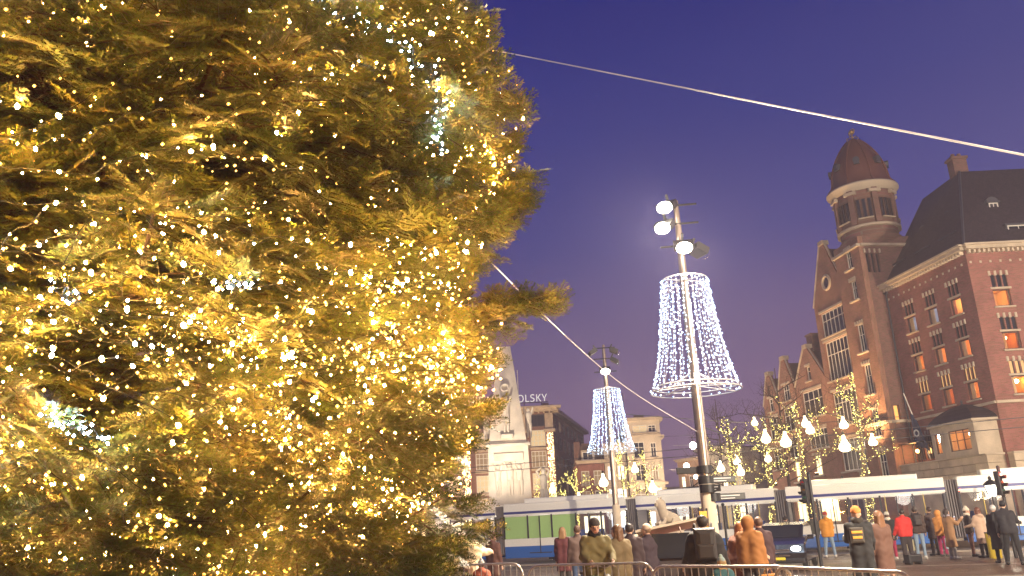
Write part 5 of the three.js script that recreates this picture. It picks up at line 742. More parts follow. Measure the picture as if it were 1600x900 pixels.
// ---------- people: bodies and clothes meshed from distance fields ----------
function surfaceNet(f, lo, hi, c, color) { // naive surface nets over a grid of cells of size c
  const n = [0, 1, 2].map((k) => Math.max(2, Math.ceil((hi[k] - lo[k]) / c) + 1)), [nx, ny, nz] = n, val = new Float32Array(nx * ny * nz), id = (i, j, k) => i + nx * (j + ny * k);
  for (let k = 0; k < nz; k++) for (let j = 0; j < ny; j++) for (let i = 0; i < nx; i++) val[id(i, j, k)] = f(lo[0] + i * c, lo[1] + j * c, lo[2] + k * c);
  const vert = new Int32Array(nx * ny * nz).fill(-1), pos = [], idx = [], col = [];
  for (let k = 0; k < nz - 1; k++) for (let j = 0; j < ny - 1; j++) for (let i = 0; i < nx - 1; i++) {
    let x = 0, y = 0, z = 0, m = 0, neg = 0; const v = [];
    for (let q = 0; q < 8; q++) { v[q] = val[id(i + (q & 1), j + ((q >> 1) & 1), k + (q >> 2))]; if (v[q] < 0) neg++; }
    if (neg === 0 || neg === 8) continue;
    for (let a = 0; a < 8; a++) for (let s = 1; s < 8; s <<= 1) { if (a & s) continue; const b = a | s; if ((v[a] < 0) === (v[b] < 0)) continue; const t = v[a] / (v[a] - v[b]); x += (a & 1) + (s === 1 ? t : 0); y += ((a >> 1) & 1) + (s === 2 ? t : 0); z += (a >> 2) + (s === 4 ? t : 0); m++; }
    vert[id(i, j, k)] = pos.length / 3; const p = [lo[0] + (i + x / m) * c, lo[1] + (j + y / m) * c, lo[2] + (k + z / m) * c]; pos.push(...p); if (color) col.push(...color(...p));
  }
  const quad = (a, b, c_, d, flip) => { if (a < 0 || b < 0 || c_ < 0 || d < 0) return; flip ? idx.push(a, c_, b, a, d, c_) : idx.push(a, b, c_, a, c_, d); };
  for (let k = 1; k < nz - 1; k++) for (let j = 1; j < ny - 1; j++) for (let i = 1; i < nx - 1; i++) {
    const s = val[id(i, j, k)] < 0;
    if (s !== val[id(i + 1, j, k)] < 0) quad(vert[id(i, j - 1, k - 1)], vert[id(i, j, k - 1)], vert[id(i, j, k)], vert[id(i, j - 1, k)], !s);
    if (s !== val[id(i, j + 1, k)] < 0) quad(vert[id(i - 1, j, k - 1)], vert[id(i - 1, j, k)], vert[id(i, j, k)], vert[id(i, j, k - 1)], !s);
    if (s !== val[id(i, j, k + 1)] < 0) quad(vert[id(i - 1, j - 1, k)], vert[id(i, j - 1, k)], vert[id(i, j, k)], vert[id(i - 1, j, k)], !s);
  }
  const g = new THREE.BufferGeometry(); g.setAttribute('position', new THREE.Float32BufferAttribute(pos, 3)); if (color) g.setAttribute('color', new THREE.Float32BufferAttribute(col, 3)); g.setIndex(idx); g.computeVertexNormals(); return g;
}
const cap = (a, b, r0, r1 = r0) => { const [ax, ay, az] = a.toArray(), dx = b.x - ax, dy = b.y - ay, dz = b.z - az, L = dx * dx + dy * dy + dz * dz || 1e-9; return (x, y, z) => { const px = x - ax, py = y - ay, pz = z - az; let t = (px * dx + py * dy + pz * dz) / L; t = t < 0 ? 0 : t > 1 ? 1 : t; const qx = px - dx * t, qy = py - dy * t, qz = pz - dz * t; return Math.sqrt(qx * qx + qy * qy + qz * qz) - (r0 + (r1 - r0) * t); }; };
const ell = (c, rx, ry, rz) => (x, y, z) => { const a = (x - c.x) / rx, b = (y - c.y) / ry, d = (z - c.z) / rz, k = Math.sqrt(a * a + b * b + d * d); return (k - 1) * Math.min(rx, ry, rz); };
const smin = (list, k) => (x, y, z) => { let d = list[0](x, y, z); for (let i = 1; i < list.length; i++) { const e = list[i](x, y, z), h = Math.max(k - Math.abs(d - e), 0) / k; d = Math.min(d, e) - h * h * k * .25; } return d; };
const cut = (f, g) => (x, y, z) => Math.max(f(x, y, z), g(x, y, z));
function boundsOf(pts, pad) { const b = new THREE.Box3().setFromPoints(pts); return [[b.min.x - pad, b.min.y - pad, b.min.z - pad], [b.max.x + pad, b.max.y + pad, b.max.z + pad]]; }
let Q = 1;
const SKIN = std(0xffffff, .55, { vertexColors: true });
const clothCache = {};
const clothTex = grain(.25, 40, 91);
function cloth(c, rough = .85) { const k = c.join() + rough; return clothCache[k] ?? (clothCache[k] = std(c, rough, { side: THREE.DoubleSide })); }
function joints(o) {
  const s = (o.h ?? 1.75) / 1.75, J = {}, L = o.lean ?? 0, S = o.sway ?? 0, up = V(Math.sin(S), Math.cos(L) * Math.cos(S), Math.sin(L)).normalize(), fat = o.fat ?? 1;
  J.s = s; J.up = up; J.pelvis = V(0, .95 * s, 0); J.chest = J.pelvis.clone().addScaledVector(up, .36 * s); J.neck = J.pelvis.clone().addScaledVector(up, .53 * s);
  const hp = (o.headPitch ?? 0) + L * .5, hy = o.headYaw ?? 0; J.hq = new THREE.Quaternion().setFromEuler(new THREE.Euler(hp, hy, S * .5, 'YXZ')); J.head = J.neck.clone().add(V(0, .155 * s, .02 * s).applyQuaternion(J.hq));
  const dir = (f, a, sd) => V(sd * Math.sin(a), -Math.cos(a) * Math.cos(f), Math.cos(a) * Math.sin(f));
  for (const [n, sd] of [['L', 1], ['R', -1]]) {
    const arm = o['arm' + n] ?? [.05, .12, .15], sh = J.neck.clone().addScaledVector(up, -.06 * s).add(V(sd * .185 * s * (o.slim ?? 1), 0, 0)), d1 = dir(arm[0] + L * .6, arm[1], sd), d2 = dir(arm[0] + L * .6 + arm[2], arm[1] - (arm[3] ?? 0), sd);
    J['sh' + n] = sh; J['el' + n] = sh.clone().addScaledVector(d1, .29 * s); J['wr' + n] = J['el' + n].clone().addScaledVector(d2, .255 * s); J['hd' + n] = d2;
    const leg = o['leg' + n] ?? [0, .04, 0], hip = J.pelvis.clone().add(V(sd * .09 * s, -.04 * s, 0)), e1 = dir(leg[0], leg[1], sd), e2 = dir(leg[0] - leg[2], leg[1] * .6, sd);
    J['hip' + n] = hip; J['kn' + n] = hip.clone().addScaledVector(e1, .43 * s); J['an' + n] = J['kn' + n].clone().addScaledVector(e2, .41 * s);
  }
  const drop = Math.min(J.anL.y, J.anR.y) - .085 * s; for (const k in J) if (J[k].isVector3 && k !== 'up' && k !== 'hdL' && k !== 'hdR') J[k].y -= drop;
  J.footL = J.anL.clone().add(V(.03, -.045 * s, .15 * s)); J.footR = J.anR.clone().add(V(-.03, -.045 * s, .15 * s));
  return J;
}
function bodyGeo(J, o) {
  const s = J.s, B = [], P = (a, b, r0, r1) => B.push(cap(a, b, r0 * s, (r1 ?? r0) * s)), off = (v, x, y = 0, z = 0) => v.clone().add(V(x * s, y * s, z * s));
  for (const k of [-1, 1]) { P(off(J.chest, k * .08), off(J.pelvis, k * .07), .105, .1); P(off(J.neck, k * .05, -.06), off(J.chest, k * .08), .08, .105); }
  P(J.neck.clone().addScaledVector(J.up, -.08 * s), J.head, .058, .055);
  for (const n of ['L', 'R']) { P(J['sh' + n], J['el' + n], .052, .042); P(J['el' + n], J['wr' + n], .04, .027); P(J['hip' + n], J['kn' + n], .085, .055); P(J['kn' + n], J['an' + n], .054, .036); P(off(J['an' + n], 0, -.04), J['foot' + n], .04, .03); }
  const skin = o.skin ?? [.55, .33, .23], paint = () => skin;
  const b = surfaceNet(smin(B, .04), ...boundsOf([J.neck, J.footL, J.footR, J.elL, J.elR, J.wrL, J.wrR, J.pelvis], .15), .03 * Q, paint);
  // head with its own fine grid: skull, jaw, brow, nose, ears, eye sockets, mouth
  const H = (x, y, z) => V(x * s, y * s, z * s), loc = [ell(H(0, .03, -.012), .078 * s, .1 * s, .098 * s), ell(H(0, -.045, .03), .058 * s, .072 * s, .068 * s), cap(H(0, .012, .09), H(0, -.022, .112), .009 * s, .014 * s), cap(H(-.03, .03, .076), H(.03, .03, .076), .014 * s), ell(H(.079, -.005, -.01), .012 * s, .032 * s, .02 * s), ell(H(-.079, -.005, -.01), .012 * s, .032 * s, .02 * s), cap(H(-.018, -.06, .086), H(.018, -.06, .086), .011 * s), cap(H(0, -.06, -.02), H(0, -.15, -.03), .052 * s, .055 * s)];
  const hf0 = smin(loc, .022 * s), eyes = [ell(H(.031, .005, .098), .016 * s, .011 * s, .016 * s), ell(H(-.031, .005, .098), .016 * s, .011 * s, .016 * s)], hf = (x, y, z) => Math.max(hf0(x, y, z), -Math.min(eyes[0](x, y, z), eyes[1](x, y, z)) - .004);
  const hg = surfaceNet(hf, H(-.11, -.17, -.13).toArray(), H(.11, .15, .15).toArray(), .0085 * s * Q, (x, y, z) => { x /= s; y /= s; z /= s; const e = Math.hypot(Math.abs(x) - .031, (y - .006) * 1.3) < .013 && z > .06; const lip = Math.abs(y + .06) < .011 && Math.abs(x) < .024 && z > .07; const cheek = z > .03 && y < 0; return e ? [.03, .02, .018] : lip ? [.4, .13, .11] : cheek ? [skin[0] * 1.04, skin[1] * .9, skin[2] * .86] : skin; });
  hg.applyQuaternion(J.hq).translate(...J.head.toArray());
  const gs = [b, hg];
  for (const n of ['L', 'R']) { // hands: palm, thumb from its side, four bent fingers of different length
    const sd = n === 'L' ? 1 : -1, d = J['hd' + n].clone().normalize(), q = new THREE.Quaternion().setFromUnitVectors(V(0, -1, 0), d), F = [ell(H(0, -.05, 0), .018 * s, .05 * s, .038 * s)], curl = o.grip ? .9 : .45;
    [[.027, .066], [.009, .075], [-.01, .07], [-.027, .055]].forEach(([z, l], i) => { const a = H(0, -.088, z), m = a.clone().add(H(-sd * Math.sin(curl * .5) * l * .5, -Math.cos(curl * .5) * l * .5, z * .1)), e = m.clone().add(H(-sd * Math.sin(curl * 1.6) * l * .5, -Math.cos(curl * 1.6) * l * .5, 0)); F.push(cap(a, m, .0095 * s, .009 * s), cap(m, e, .009 * s, .0075 * s)); });
    F.push(cap(H(-sd * .008, -.03, .03), H(-sd * .022, -.065, .052), .012 * s, .0105 * s), cap(H(-sd * .022, -.065, .052), H(-sd * .034, -.09, .046), .0105 * s, .0085 * s));
    gs.push(surfaceNet(smin(F, .008 * s), H(-.09, -.18, -.07).toArray(), H(.09, .03, .09).toArray(), .0062 * s * Q, paint).applyQuaternion(q).translate(...J['wr' + n].toArray()));
  }
  return join(gs);
}
const wr = (f, amp) => (x, y, z) => f(x, y, z) + amp * (Math.sin(y * 46 + Math.sin(x * 21) * 2 + z * 13) * .6 + Math.sin(y * 23 + x * 31) * .5);
function coatGeo(J, o) { // jacket or long coat with sleeves
  const s = J.s, c = o.coat, p = (c.puff ?? 1), fat = o.fat ?? 1, T = [], off = (v, x, y = 0, z = 0) => v.clone().add(V(x * s, y * s, z * s)), P = (a, b, r0, r1) => T.push(cap(a, b, r0 * s * p, (r1 ?? r0) * s * p));
  for (const k of [-1, 1]) { P(off(J.chest, k * .085 * fat, 0, .005), off(J.pelvis, k * .085 * fat, -.02, 0), .125 * fat, .128 * fat); P(off(J.neck, k * .07, -.07), off(J.chest, k * .09 * fat), .098, .125 * fat); }
  P(J.neck.clone().addScaledVector(J.up, -.07 * s), J.neck.clone().addScaledVector(J.up, .035 * s), .085, .075);
  const hemY = c.hem * s, kL = off(J.pelvis, .07, 0).lerp(J.knL, 1), mid = J.knL.clone().add(J.knR).multiplyScalar(.5);
  if (c.hem < .85) for (const k of [-1, 1]) { const e = off(mid, k * .1 * fat, -.05); P(off(J.pelvis, k * .07 * fat), e, .125 * fat, .14); }
  let body = cut(smin(T, .06), (x, y, z) => hemY - y);
  const A = []; for (const n of ['L', 'R']) { A.push(cap(J['sh' + n], J['el' + n], .074 * s * p, .062 * s * p), cap(J['el' + n], J['wr' + n].clone().lerp(J['el' + n], .04), .062 * s * p, .05 * s * p)); }
  if (c.hood) { const hc = J.head.clone().add(V(0, .02, -.02).multiplyScalar(s).applyQuaternion(J.hq)), fwd = V(0, 0, 1).applyQuaternion(J.hq); const hd = ell(hc, .125 * s, .15 * s, .14 * s); if (c.hood === 'up') A.push(cut(hd, (x, y, z) => (x - hc.x) * fwd.x + (y - hc.y) * fwd.y + (z - hc.z) * fwd.z - .055 * s)); else A.push(cap(off(J.neck, -.06, .0, -.1), off(J.neck, .06, .0, -.1), .06 * s)); }
  return surfaceNet(wr(smin([body, ...A], .05), .0045 * (c.wrinkle ?? 1)), ...boundsOf([J.neck, J.head, J.elL, J.elR, J.wrL, J.wrR, J.pelvis, off(mid, .1, 0), off(mid, -.1, 0)], .26), .019 * Q);
}
function legsGeo(J, o, r = 1) { const s = J.s, A = []; for (const n of ['L', 'R']) A.push(cap(J['hip' + n], J['kn' + n], .1 * s * r, .072 * s * r), cap(J['kn' + n], J['an' + n].clone().lerp(J['kn' + n], .04), .07 * s * r, .056 * s * r)); return surfaceNet(wr(smin(A, .02), .004), ...boundsOf([J.hipL, J.hipR, J.knL, J.knR, J.anL, J.anR], .14), .019 * Q); }
function shoeGeo(J, n) { const s = J.s, a = J['an' + n], f = J['foot' + n], low = (x, y, z) => f.y - .042 * s - y; return surfaceNet(cut(smin([cap(a.clone().add(V(0, -.035 * s, -.03 * s)), f, .052 * s, .042 * s), cap(a.clone().add(V(0, .03 * s, 0)), a.clone().add(V(0, -.03 * s, 0)), .05 * s, .05 * s)], .03), low), ...boundsOf([a, f], .1), .014 * Q); }
function hairGeo(J, o) {
  const s = J.s, h = o.hair, H = (x, y, z) => V(x * s, y * s, z * s), L = [ell(H(0, .045, -.022), .09 * s, .105 * s, .108 * s)];
  if (h.long) { for (const x of [-.05, 0, .05]) L.push(cap(H(x, .02, -.07), H(x * 1.2, -.13 - h.long, -.085), .045 * s, .04 * s)); L.push(cap(H(.075, .02, -.02), H(.08, -.12, -.01), .028 * s, .03 * s), cap(H(-.075, .02, -.02), H(-.08, -.12, -.01), .028 * s, .03 * s)); }
  if (h.bun) L.push(ell(H(0, .14, -.06), .05 * s, .05 * s, .05 * s));
  const f = cut(smin(L, .03), (x, y, z) => { const fy = y / s, fz = z / s; return Math.min(.06 + (fz - .02) * 0 + (.05 - fy), 1) > 0 && fz > .045 && fy < .06 ? .01 : -1; });
  return surfaceNet((x, y, z) => f(x, y, z) + .004 * Math.sin(x * 260 / s + y * 60) , H(-.16, -.5, -.2).toArray(), H(.16, .23, .13).toArray(), .0125 * s * Q).applyQuaternion(J.hq).translate(...J.head.toArray());
}
function hatGeo(J, kind) {
  const s = J.s, H = (x, y, z) => V(x * s, y * s, z * s); let f;
  if (kind === 'beanie') f = cut(ell(H(0, .055, -.012), .097 * s, .115 * s, .118 * s), (x, y, z) => .035 * s - y + z * .12);
  else if (kind === 'cap') f = smin([cut(ell(H(0, .06, -.012), .095 * s, .085 * s, .115 * s), (x, y, z) => .05 * s - y), cap(H(-.035, .062, .1), H(.035, .062, .1), .022 * s), cap(H(-.03, .058, .13), H(.03, .058, .13), .014 * s)], .012);
  else f = smin([cut(ell(H(0, .05, -.012), .1 * s, .125 * s, .12 * s), (x, y, z) => .03 * s - y), ell(H(0, .185, -.012), .045 * s, .04 * s, .045 * s)], .015);
  return surfaceNet(f, H(-.14, 0, -.17).toArray(), H(.14, .25, .18).toArray(), .0115 * s).applyQuaternion(J.hq).translate(...J.head.toArray());
}
function scarfGeo(J) { const s = J.s, c = J.neck.clone().addScaledVector(J.up, .04 * s); const f = (x, y, z) => { const q = Math.hypot(x - c.x, z - c.z) - .075 * s, w = y - c.y - .012 * Math.sin(x * 60); return Math.hypot(q, w * .7) - .042 * s; }; return surfaceNet(f, [c.x - .17, c.y - .12, c.z - .17], [c.x + .17, c.y + .12, c.z + .17], .013); }
function person(label, at_, turn, o) {
  const t = thing('person', label, 'person', [at_[0], 0, at_[1]], turn), J = joints(o); Q = at_[1] < -25 ? 1.4 : at_[1] < -19 ? 1.25 : 1;
  part(t, 'body', bodyGeo(J, o), SKIN);
  if (o.legs !== null) part(t, o.tights ? 'tights' : 'trousers', legsGeo(J, o, o.tights ? .78 : o.wide ?? 1), cloth(o.legs ?? [.02, .02, .025]));
  part(t, o.coat.hem < .8 ? 'coat' : 'jacket', coatGeo(J, o), cloth(o.coat.c, o.coat.rough ?? .8));
  for (const n of ['L', 'R']) part(t, 'shoe', shoeGeo(J, n), cloth(o.shoes ?? [.02, .018, .016], .5));
  if (o.hair && o.coat.hood !== 'up') part(t, 'hair', hairGeo(J, o), cloth(o.hair.c, .5));
  if (o.hat) part(t, 'hat', hatGeo(J, o.hat.k), cloth(o.hat.c, .95));
  if (o.scarf) part(t, 'scarf', scarfGeo(J), cloth(o.scarf, .95));
  t.updateMatrixWorld(); t.userData.J = undefined; delete t.userData.J; t.J = J; return t;
}
const inWorld = (t, v) => v.clone().applyMatrix4(t.matrixWorld);
function backpack(t, label, c, k = 1) { const J = t.J, b = thing('backpack', label, 'backpack', inWorld(t, J.chest.clone().add(V(0, .02, -.2 * J.s * k))).toArray(), t.rotation.y); const s = J.s * k; part(b, 'bag', rbox(.3 * s, .44 * s, .17 * s, .08 * s), cloth(c, .6)); part(b, 'front_pocket', rbox(.24 * s, .2 * s, .07 * s, .03 * s, 0, -.1 * s, -.1 * s), cloth(c, .6)); for (const x of [-1, 1]) part(b, 'strap', tube([[x * .1 * s, .2 * s, .06 * s], [x * .12 * s, .27 * s, .2 * s], [x * .12 * s, .1 * s, .33 * s], [x * .14 * s, -.12 * s, .26 * s], [x * .13 * s, -.16 * s, .08 * s]], .018 * s, 16, 5), cloth(c.map((q) => q * 1.5 + .02), .8)); }
function handBag(t, side, name, label, c, w, h, d = .1, drop = .16) { const J = t.J, p = inWorld(t, J['wr' + side].clone().addScaledVector(J['hd' + side], .09)); const b = thing(name, label, 'bag', [p.x, p.y - drop - h / 2, p.z], t.rotation.y + .6); part(b, 'bag', rbox(w, h, d, .02), cloth(c, .7)); for (const z of [-1, 1]) part(b, 'handle', tube([[-w * .25, h / 2 - .01, z * d * .3], [-w * .15, h / 2 + drop * .8, 0], [0, h / 2 + drop, 0], [w * .15, h / 2 + drop * .8, 0], [w * .25, h / 2 - .01, z * d * .3]], .008, 14, 4), cloth(c.map((q) => q * .6), .7)); return b; }
const g2 = (px, py, D) => { const p = at(px, py, D); return [p.x, p.z]; };
const faceTo = (deg) => R(deg); // 0 looks at the viewer, 180 looks at the tram
{
  const BK = [.012, .012, .014], DK = [.03, .024, .024], BR = [.11, .06, .035], DN = [.06, .1, .19], LD = [.2, .27, .36];
  let p;
  // right hand group, waiting along the kerb
  p = person('person in dark jacket and blue jeans left of the person in black cap', g2(1235, 872, 37), faceTo(150), { h: 1.74, coat: { c: DK, hem: .86 }, legs: DN, hair: { c: [.03, .02, .015] }, legL: [.25, .05, .1], legR: [-.2, .05, .2], armL: [.4, .15, .8], hat: { k: 'cap', c: BK } });
  handBag(p, 'R', 'shopping_bag', 'blue carrier bag held by the person left of the person in black cap', [.05, .16, .5], .3, .36, .14, .12);
  person('person in black cap and dark clothes, back turned, beside the orange jacket', g2(1277, 872, 36.6), faceTo(175), { h: 1.78, coat: { c: [.03, .03, .024], hem: .84 }, legs: [.018, .017, .018], hair: { c: BK }, hat: { k: 'cap', c: BK }, armL: [.15, .14, .5], armR: [.15, .14, .5] });
  person('person in orange hooded jacket, red beanie and pale blue jeans seen from behind', g2(1299, 871, 37), faceTo(185), { h: 1.82, fat: 1.14, coat: { c: [.55, .22, .02], hem: .8, hood: 'down', puff: 1.08 }, legs: LD, shoes: [.6, .55, .5], hat: { k: 'beanie', c: [.35, .04, .03] }, armL: [.2, .25, .9, .2], armR: [.2, .25, .9, .2], legL: [.08, .12, 0], legR: [-.05, .12, 0] });
  p = person('tall striding person in long black coat and orange beanie', g2(1345, 850, 17.6), faceTo(165), { h: 1.83, coat: { c: BK, hem: .5 }, legs: BK, hat: { k: 'beanie', c: [.55, .2, .05] }, scarf: [.03, .025, .02], legL: [.3, .03, .1], legR: [-.3, .03, .25], armL: [.5, .1, 1.2], armR: [.3, .1, .6] });
  { const b = thing('waist_pack', 'small yellow and dark pack slung on the tall striding person in black', 'bag', inWorld(p, p.J.chest.clone().add(V(.06, -.06, -.16))).toArray(), p.rotation.y); part(b, 'bag', rbox(.26, .3, .12, .04), cloth([.05, .04, .03], .6)); part(b, 'band', join([rbox(.2, .05, .02, .008, 0, .06, -.065), rbox(.18, .05, .02, .008, 0, -.04, -.065)]), cloth([.7, .35, .05], .5)); }
  person('person in brown coat with bare looking legs, right of the orange beanie', g2(1379, 850, 18.6), faceTo(200), { h: 1.72, coat: { c: [.1, .045, .03], hem: .52 }, tights: true, legs: [.3, .16, .1], hair: { c: [.16, .07, .03], long: .08 }, legL: [.15, .03, .05], legR: [-.12, .03, .15] });
  person('person with white headscarf, black coat and magenta trousers beside the red jacket', g2(1396, 868, 33), faceTo(160), { h: 1.68, coat: { c: BK, hem: .72, puff: 1.05 }, legs: [.3, .02, .06], hair: { c: [.1, .06, .04] }, scarf: [.62, .56, .46], hat: { k: 'beanie', c: [.6, .54, .44] }, shoes: [.5, .45, .42] });
  p = person('person in bright red jacket and dark trousers seen from behind', g2(1421, 872, 30.6), faceTo(178), { h: 1.76, fat: 1.15, coat: { c: [.6, .03, .025], hem: .86, puff: 1.06 }, legs: [.035, .028, .03], wide: 1.15, hair: { c: [.03, .022, .018] }, armL: [.1, .25, .4], armR: [.2, .22, .7] });
  { const q = g2(1428, 881, 29.6), b = thing('suitcase', 'low black suitcase at the feet of the person in the red jacket', 'suitcase', [q[0], 0, q[1]], .3); part(b, 'shell', rbox(.55, .26, .3, .05, 0, .19, 0), cloth([.015, .014, .016], .5)); part(b, 'handle', tube([[-.1, .31, 0], [-.08, .36, 0], [.08, .36, 0], [.1, .31, 0]], .014, 12, 5), M.blackPaint); for (const x of [-.2, .2]) part(b, 'wheel', cyl(.04, .04, .3, 0, 0, 0, 12).rotateX(PI / 2).translate(x, .04, 0), M.rubber); }
  p = person('tall person in dark brown quilted jacket with hair in a bun', g2(1441, 868, 32.4), faceTo(170), { h: 1.82, coat: { c: [.05, .028, .022], hem: .88, puff: 1.12, wrinkle: 2 }, legs: LD, wide: .9, hair: { c: [.04, .025, .02], bun: true }, armR: [.1, .14, .2], shoes: [.5, .48, .45] });
  handBag(p, 'L', 'tote_bag', 'pale patterned tote bag carried by the person with the bun', [.55, .48, .3], .42, .4, .1, .14); backpack(p, 'dark backpack on the person with hair in a bun', [.03, .02, .02], .9);
  person('slim person in dark brown coat between the bun and the orange hood', g2(1464, 868, 34.5), faceTo(195), { h: 1.8, slim: .92, fat: .9, coat: { c: [.06, .035, .03], hem: .62 }, legs: DK, hair: { c: [.05, .03, .022] } });
  p = person('person in orange hood with magenta trousers, half behind the camel coat', g2(1477, 870, 33.4), faceTo(120), { h: 1.66, coat: { c: [.6, .25, .06], hem: .8, hood: 'up', puff: 1.05 }, legs: [.28, .02, .08], hair: { c: DK }, armL: [.4, .1, 1] });
  handBag(p, 'R', 'shopping_bag', 'pale blue carrier bag of the person in the orange hood', [.35, .45, .5], .32, .38, .14, .1);
  p = person('person in long camel coat holding up a phone, facing right', g2(1491, 870, 31.6), faceTo(100), { h: 1.7, coat: { c: [.3, .16, .075], hem: .42 }, legs: [.3, .27, .24], hair: { c: [.035, .02, .015], long: .02 }, scarf: [.35, .3, .34], armL: [.7, .1, 1.5], armR: [.8, .1, 1.5], grip: true, shoes: [.55, .5, .45] });
  { const ph = thing('phone', 'phone held up by the person in the camel coat', 'phone', inWorld(p, p.J.wrL.clone().addScaledVector(p.J.hdL, .13)).toArray(), p.rotation.y); part(ph, 'case', rbox(.075, .15, .01, .004), M.blackPaint); part(ph, 'screen', rbox(.066, .135, .003, .001, 0, 0, -.006), glow([.7, .8, 1], .8)); }
  person('person in thick cream scarf and white beanie with dark jacket', g2(1523, 870, 32.6), faceTo(60), { h: 1.7, coat: { c: [.05, .035, .03], hem: .82, puff: 1.08 }, legs: [.2, .1, .07], scarf: [.66, .58, .46], hat: { k: 'bobble', c: [.66, .58, .46] }, hair: { c: BR }, armL: [.5, .1, 1.3] });
  person('person in long beige coat with reddish hair, back turned', g2(1541, 871, 31.4), faceTo(200), { h: 1.7, fat: 1.05, coat: { c: [.48, .33, .24], hem: .5, hood: 'down' }, legs: BK, hair: { c: [.16, .06, .035], long: .02 }, armL: [.3, .15, 1.1] });
  person('person in long black coat with pale hair near the right edge', g2(1566, 868, 28), faceTo(170), { h: 1.74, fat: 1.12, coat: { c: BK, hem: .42 }, legs: BK, hair: { c: [.55, .52, .5] } });
  { const q = g2(1556, 866, 30.4), b = thing('trash_bin', 'yellow bin behind the person in the long black coat', 'bin', [q[0], 0, q[1]], .2); part(b, 'shell', lathe([[0, .02], [.2, .02], [.22, .86], [.2, .88], [0, .88]], 20), std([.5, .36, .03], .5)); part(b, 'rim', new THREE.TorusGeometry(.22, .02, 6, 24).rotateX(PI / 2).translate(0, .87, 0), M.blackPaint); }
  person('tall leaning person in black at the right edge of the picture', g2(1586, 868, 26.8), faceTo(150), { h: 1.88, lean: .18, sway: .12, coat: { c: [.016, .015, .02], hem: .84 }, legs: BK, hair: { c: BK }, legL: [.1, .16, 0], legR: [-.12, .1, 0], armR: [.4, .3, .9] });
  // left hand group behind the barriers
  p = person('person in olive quilted jacket, dark hat and black scarf facing the barrier', g2(930, 850, 15.4), faceTo(8), { h: 1.8, fat: 1.08, coat: { c: [.15, .115, .04], hem: .84, puff: 1.1, wrinkle: 2.2 }, legs: [.03, .03, .035], hat: { k: 'beanie', c: [.06, .05, .05] }, scarf: [.016, .014, .016], hair: { c: DK }, armL: [.5, .2, .7, .35], armR: [.5, .2, .7, .35], headPitch: .18, grip: true });
  person('person in khaki jacket with brown hair looking away, right of the person in olive', g2(966, 852, 16.4), faceTo(200), { h: 1.68, fat: 1.1, coat: { c: [.16, .11, .05], hem: .8, puff: 1.1 }, legs: DK, hair: { c: [.16, .08, .04], long: .01 }, headYaw: .6 });
  person('dark coated person with black hair just behind the khaki jacket', g2(985, 850, 18), faceTo(170), { h: 1.7, coat: { c: [.04, .022, .026], hem: .6 }, legs: BK, hair: { c: [.03, .02, .02] } });
  person('person in dark purple coat with pale hat left of the pedicab', g2(1013, 850, 18.6), faceTo(215), { h: 1.66, fat: 1.1, coat: { c: [.035, .02, .03], hem: .55 }, legs: BK, hair: { c: [.2, .12, .07] }, hat: { k: 'beanie', c: [.55, .42, .32] } });
  p = person('broad person in black with dark backpack, left of the lamp post foot', g2(1101, 850, 14.4), faceTo(172), { h: 1.76, fat: 1.28, coat: { c: [.02, .017, .018], hem: .78, puff: 1.14 }, legs: BK, wide: 1.15, hair: { c: [.04, .03, .025] }, hat: { k: 'cap', c: [.1, .085, .08] }, armL: [.2, .3, .7], armR: [.2, .3, .7] });
  backpack(p, 'large dark backpack with pale straps on the broad person in black', [.035, .028, .028], 1.15);
  person('small child in teal coat and pale teal hat beside the broad person in black', g2(1127, 875, 13.8), faceTo(190), { h: 1.12, fat: 1.2, coat: { c: [.03, .1, .11], hem: .5, puff: 1.1 }, legs: [.04, .05, .06], hat: { k: 'bobble', c: [.3, .38, .36] }, hair: { c: [.4, .25, .1], long: .02 } });
  p = person('person in reddish brown coat with ginger hair bending forward, behind the child', g2(1150, 850, 17.2), faceTo(130), { h: 1.66, lean: .35, fat: 1.15, coat: { c: [.17, .06, .035], hem: .6, puff: 1.06 }, legs: DK, hair: { c: [.3, .11, .03], long: .02 }, armL: [.5, .2, .6], armR: [.4, .2, .5] });
  p = person('person in brown jacket with orange hood carrying a paper bag, left of the car', g2(1172, 850, 16.8), faceTo(150), { h: 1.72, fat: 1.1, coat: { c: [.3, .12, .03], hem: .84, hood: 'up', puff: 1.05 }, legs: DK, hair: { c: DK } });
  handBag(p, 'R', 'paper_bag', 'orange brown paper bag hanging beside the person in the orange hood and brown jacket', [.42, .17, .03], .34, .4, .14, .1);
  person('dark dressed person with thin legs standing in front of the car', g2(1189, 850, 17.6), faceTo(185), { h: 1.7, coat: { c: [.05, .022, .025], hem: .82 }, legs: [.025, .015, .03], wide: .85, hair: { c: [.1, .05, .03] } });
  person('person in black hooded jacket at the barrier under the fir boughs', g2(675, 860, 18.9), faceTo(170), { h: 1.78, fat: 1.1, coat: { c: [.014, .01, .02], hem: .7, hood: 'up', puff: 1.05 }, legs: BK, hair: { c: BK }, armR: [.5, .2, 1.0] });
  p = person('large person in cream padded coat leaning over the barrier, seen from behind', g2(722, 868, 17.9), faceTo(165), { h: 1.8, fat: 1.42, lean: .2, sway: -.06, coat: { c: [.72, .58, .36], hem: .45, hood: 'down', puff: 1.3, wrinkle: 2.2 }, legs: [.3, .25, .2], hair: { c: [.35, .16, .08] }, skin: [.6, .32, .22], armR: [.9, .35, .5], armL: [.2, .2, .5] });
  person('dark haired person with raised hand between black hood and cream coat', g2(690, 850, 20.5), faceTo(40), { h: 1.72, coat: { c: [.08, .09, .2], hem: .84 }, legs: BK, hair: { c: [.06, .025, .02] }, armR: [1.1, .2, 1.7], grip: true });
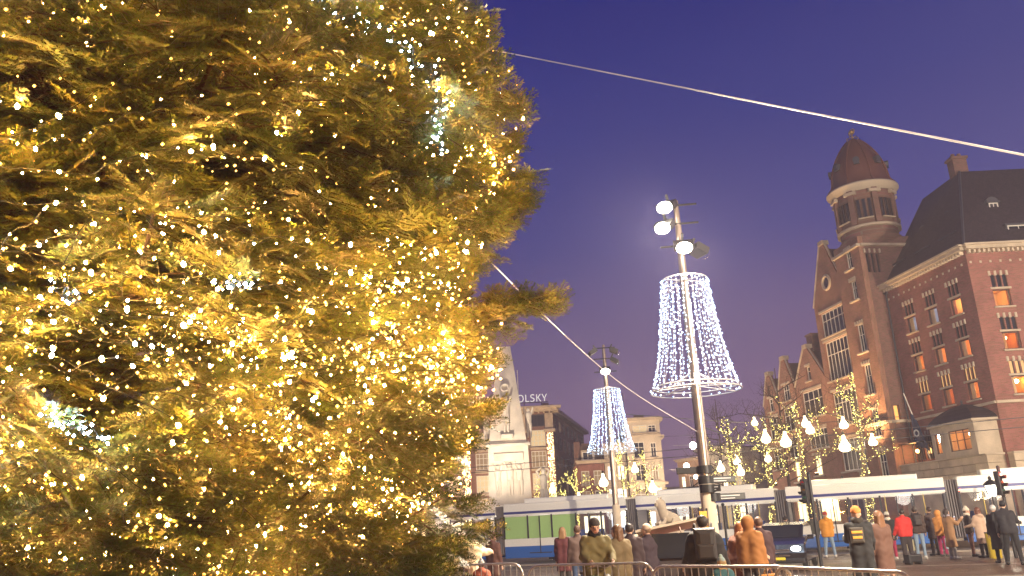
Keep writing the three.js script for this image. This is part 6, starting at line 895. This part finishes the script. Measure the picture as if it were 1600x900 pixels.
  person('small child in grey hat and red jacket close to the cream coat', g2(752, 880, 17.4), faceTo(200), { h: 1.14, fat: 1.15, coat: { c: [.4, .09, .04], hem: .5, puff: 1.1 }, legs: [.05, .05, .09], hat: { k: 'bobble', c: [.4, .38, .36] }, hair: { c: BR } });
  person('person in dark brown coat standing far left of the cream coat under the boughs', g2(622, 858, 23), faceTo(185), { h: 1.74, coat: { c: [.07, .03, .03], hem: .6 }, legs: DK, hair: { c: [.15, .07, .04] } });
  person('person in maroon coat with long fair hair, left of the person in olive', g2(880, 852, 24), faceTo(160), { h: 1.7, coat: { c: [.12, .03, .035], hem: .6 }, legs: DK, hair: { c: [.3, .17, .08], long: .02 } });
  person('person in grey brown jacket half hidden by the person in olive', g2(903, 850, 22), faceTo(190), { h: 1.72, coat: { c: [.1, .06, .05], hem: .84 }, legs: DN, hair: { c: [.1, .05, .03] } });
  person('person in brown coat bending near the cream coat, in front of the tram', g2(770, 852, 23.5), faceTo(140), { h: 1.66, coat: { c: [.1, .04, .03], hem: .6 }, legs: DK, hair: { c: [.12, .05, .03] } });
  // small lit bush with a clear cover behind the barrier
  { const q = g2(930, 882, 14.9), b = thing('small_fir', 'small green fir with fairy lights behind the barrier of the person in olive', 'small tree', [q[0], 0, q[1]], 0), r = rng(66), l = [], d = []; part(b, 'trunk', cyl(.015, .03, .8, 0, .45, 0, 7), M.bark); for (let k = 0; k < 260; k++) { const h = .15 + .75 * r(), a = r() * 2 * PI, ra = (.98 - h) * .5 * Math.sqrt(r()); l.push(new THREE.ConeGeometry(.03, .16, 4).rotateX(PI / 2 - .4).rotateY(a).translate(Math.sin(a) * ra, h, Math.cos(a) * ra)); if (k % 4 === 0) d.push(new THREE.OctahedronGeometry(.008, 0).translate(Math.sin(a) * (ra + .04), h, Math.cos(a) * (ra + .04))); } stuffPart(b, 'foliage', join(l), std([.05, .09, .02], .6)); stuffPart(b, 'led_lights', join(d), glow([1, .8, .35], 10)); part(b, 'pot', lathe([[0, 0], [.14, 0], [.18, .22], [.16, .22], [0, .2]], 16), std([.25, .1, .06], .8)); }
}
renderer.render(scene, camera);
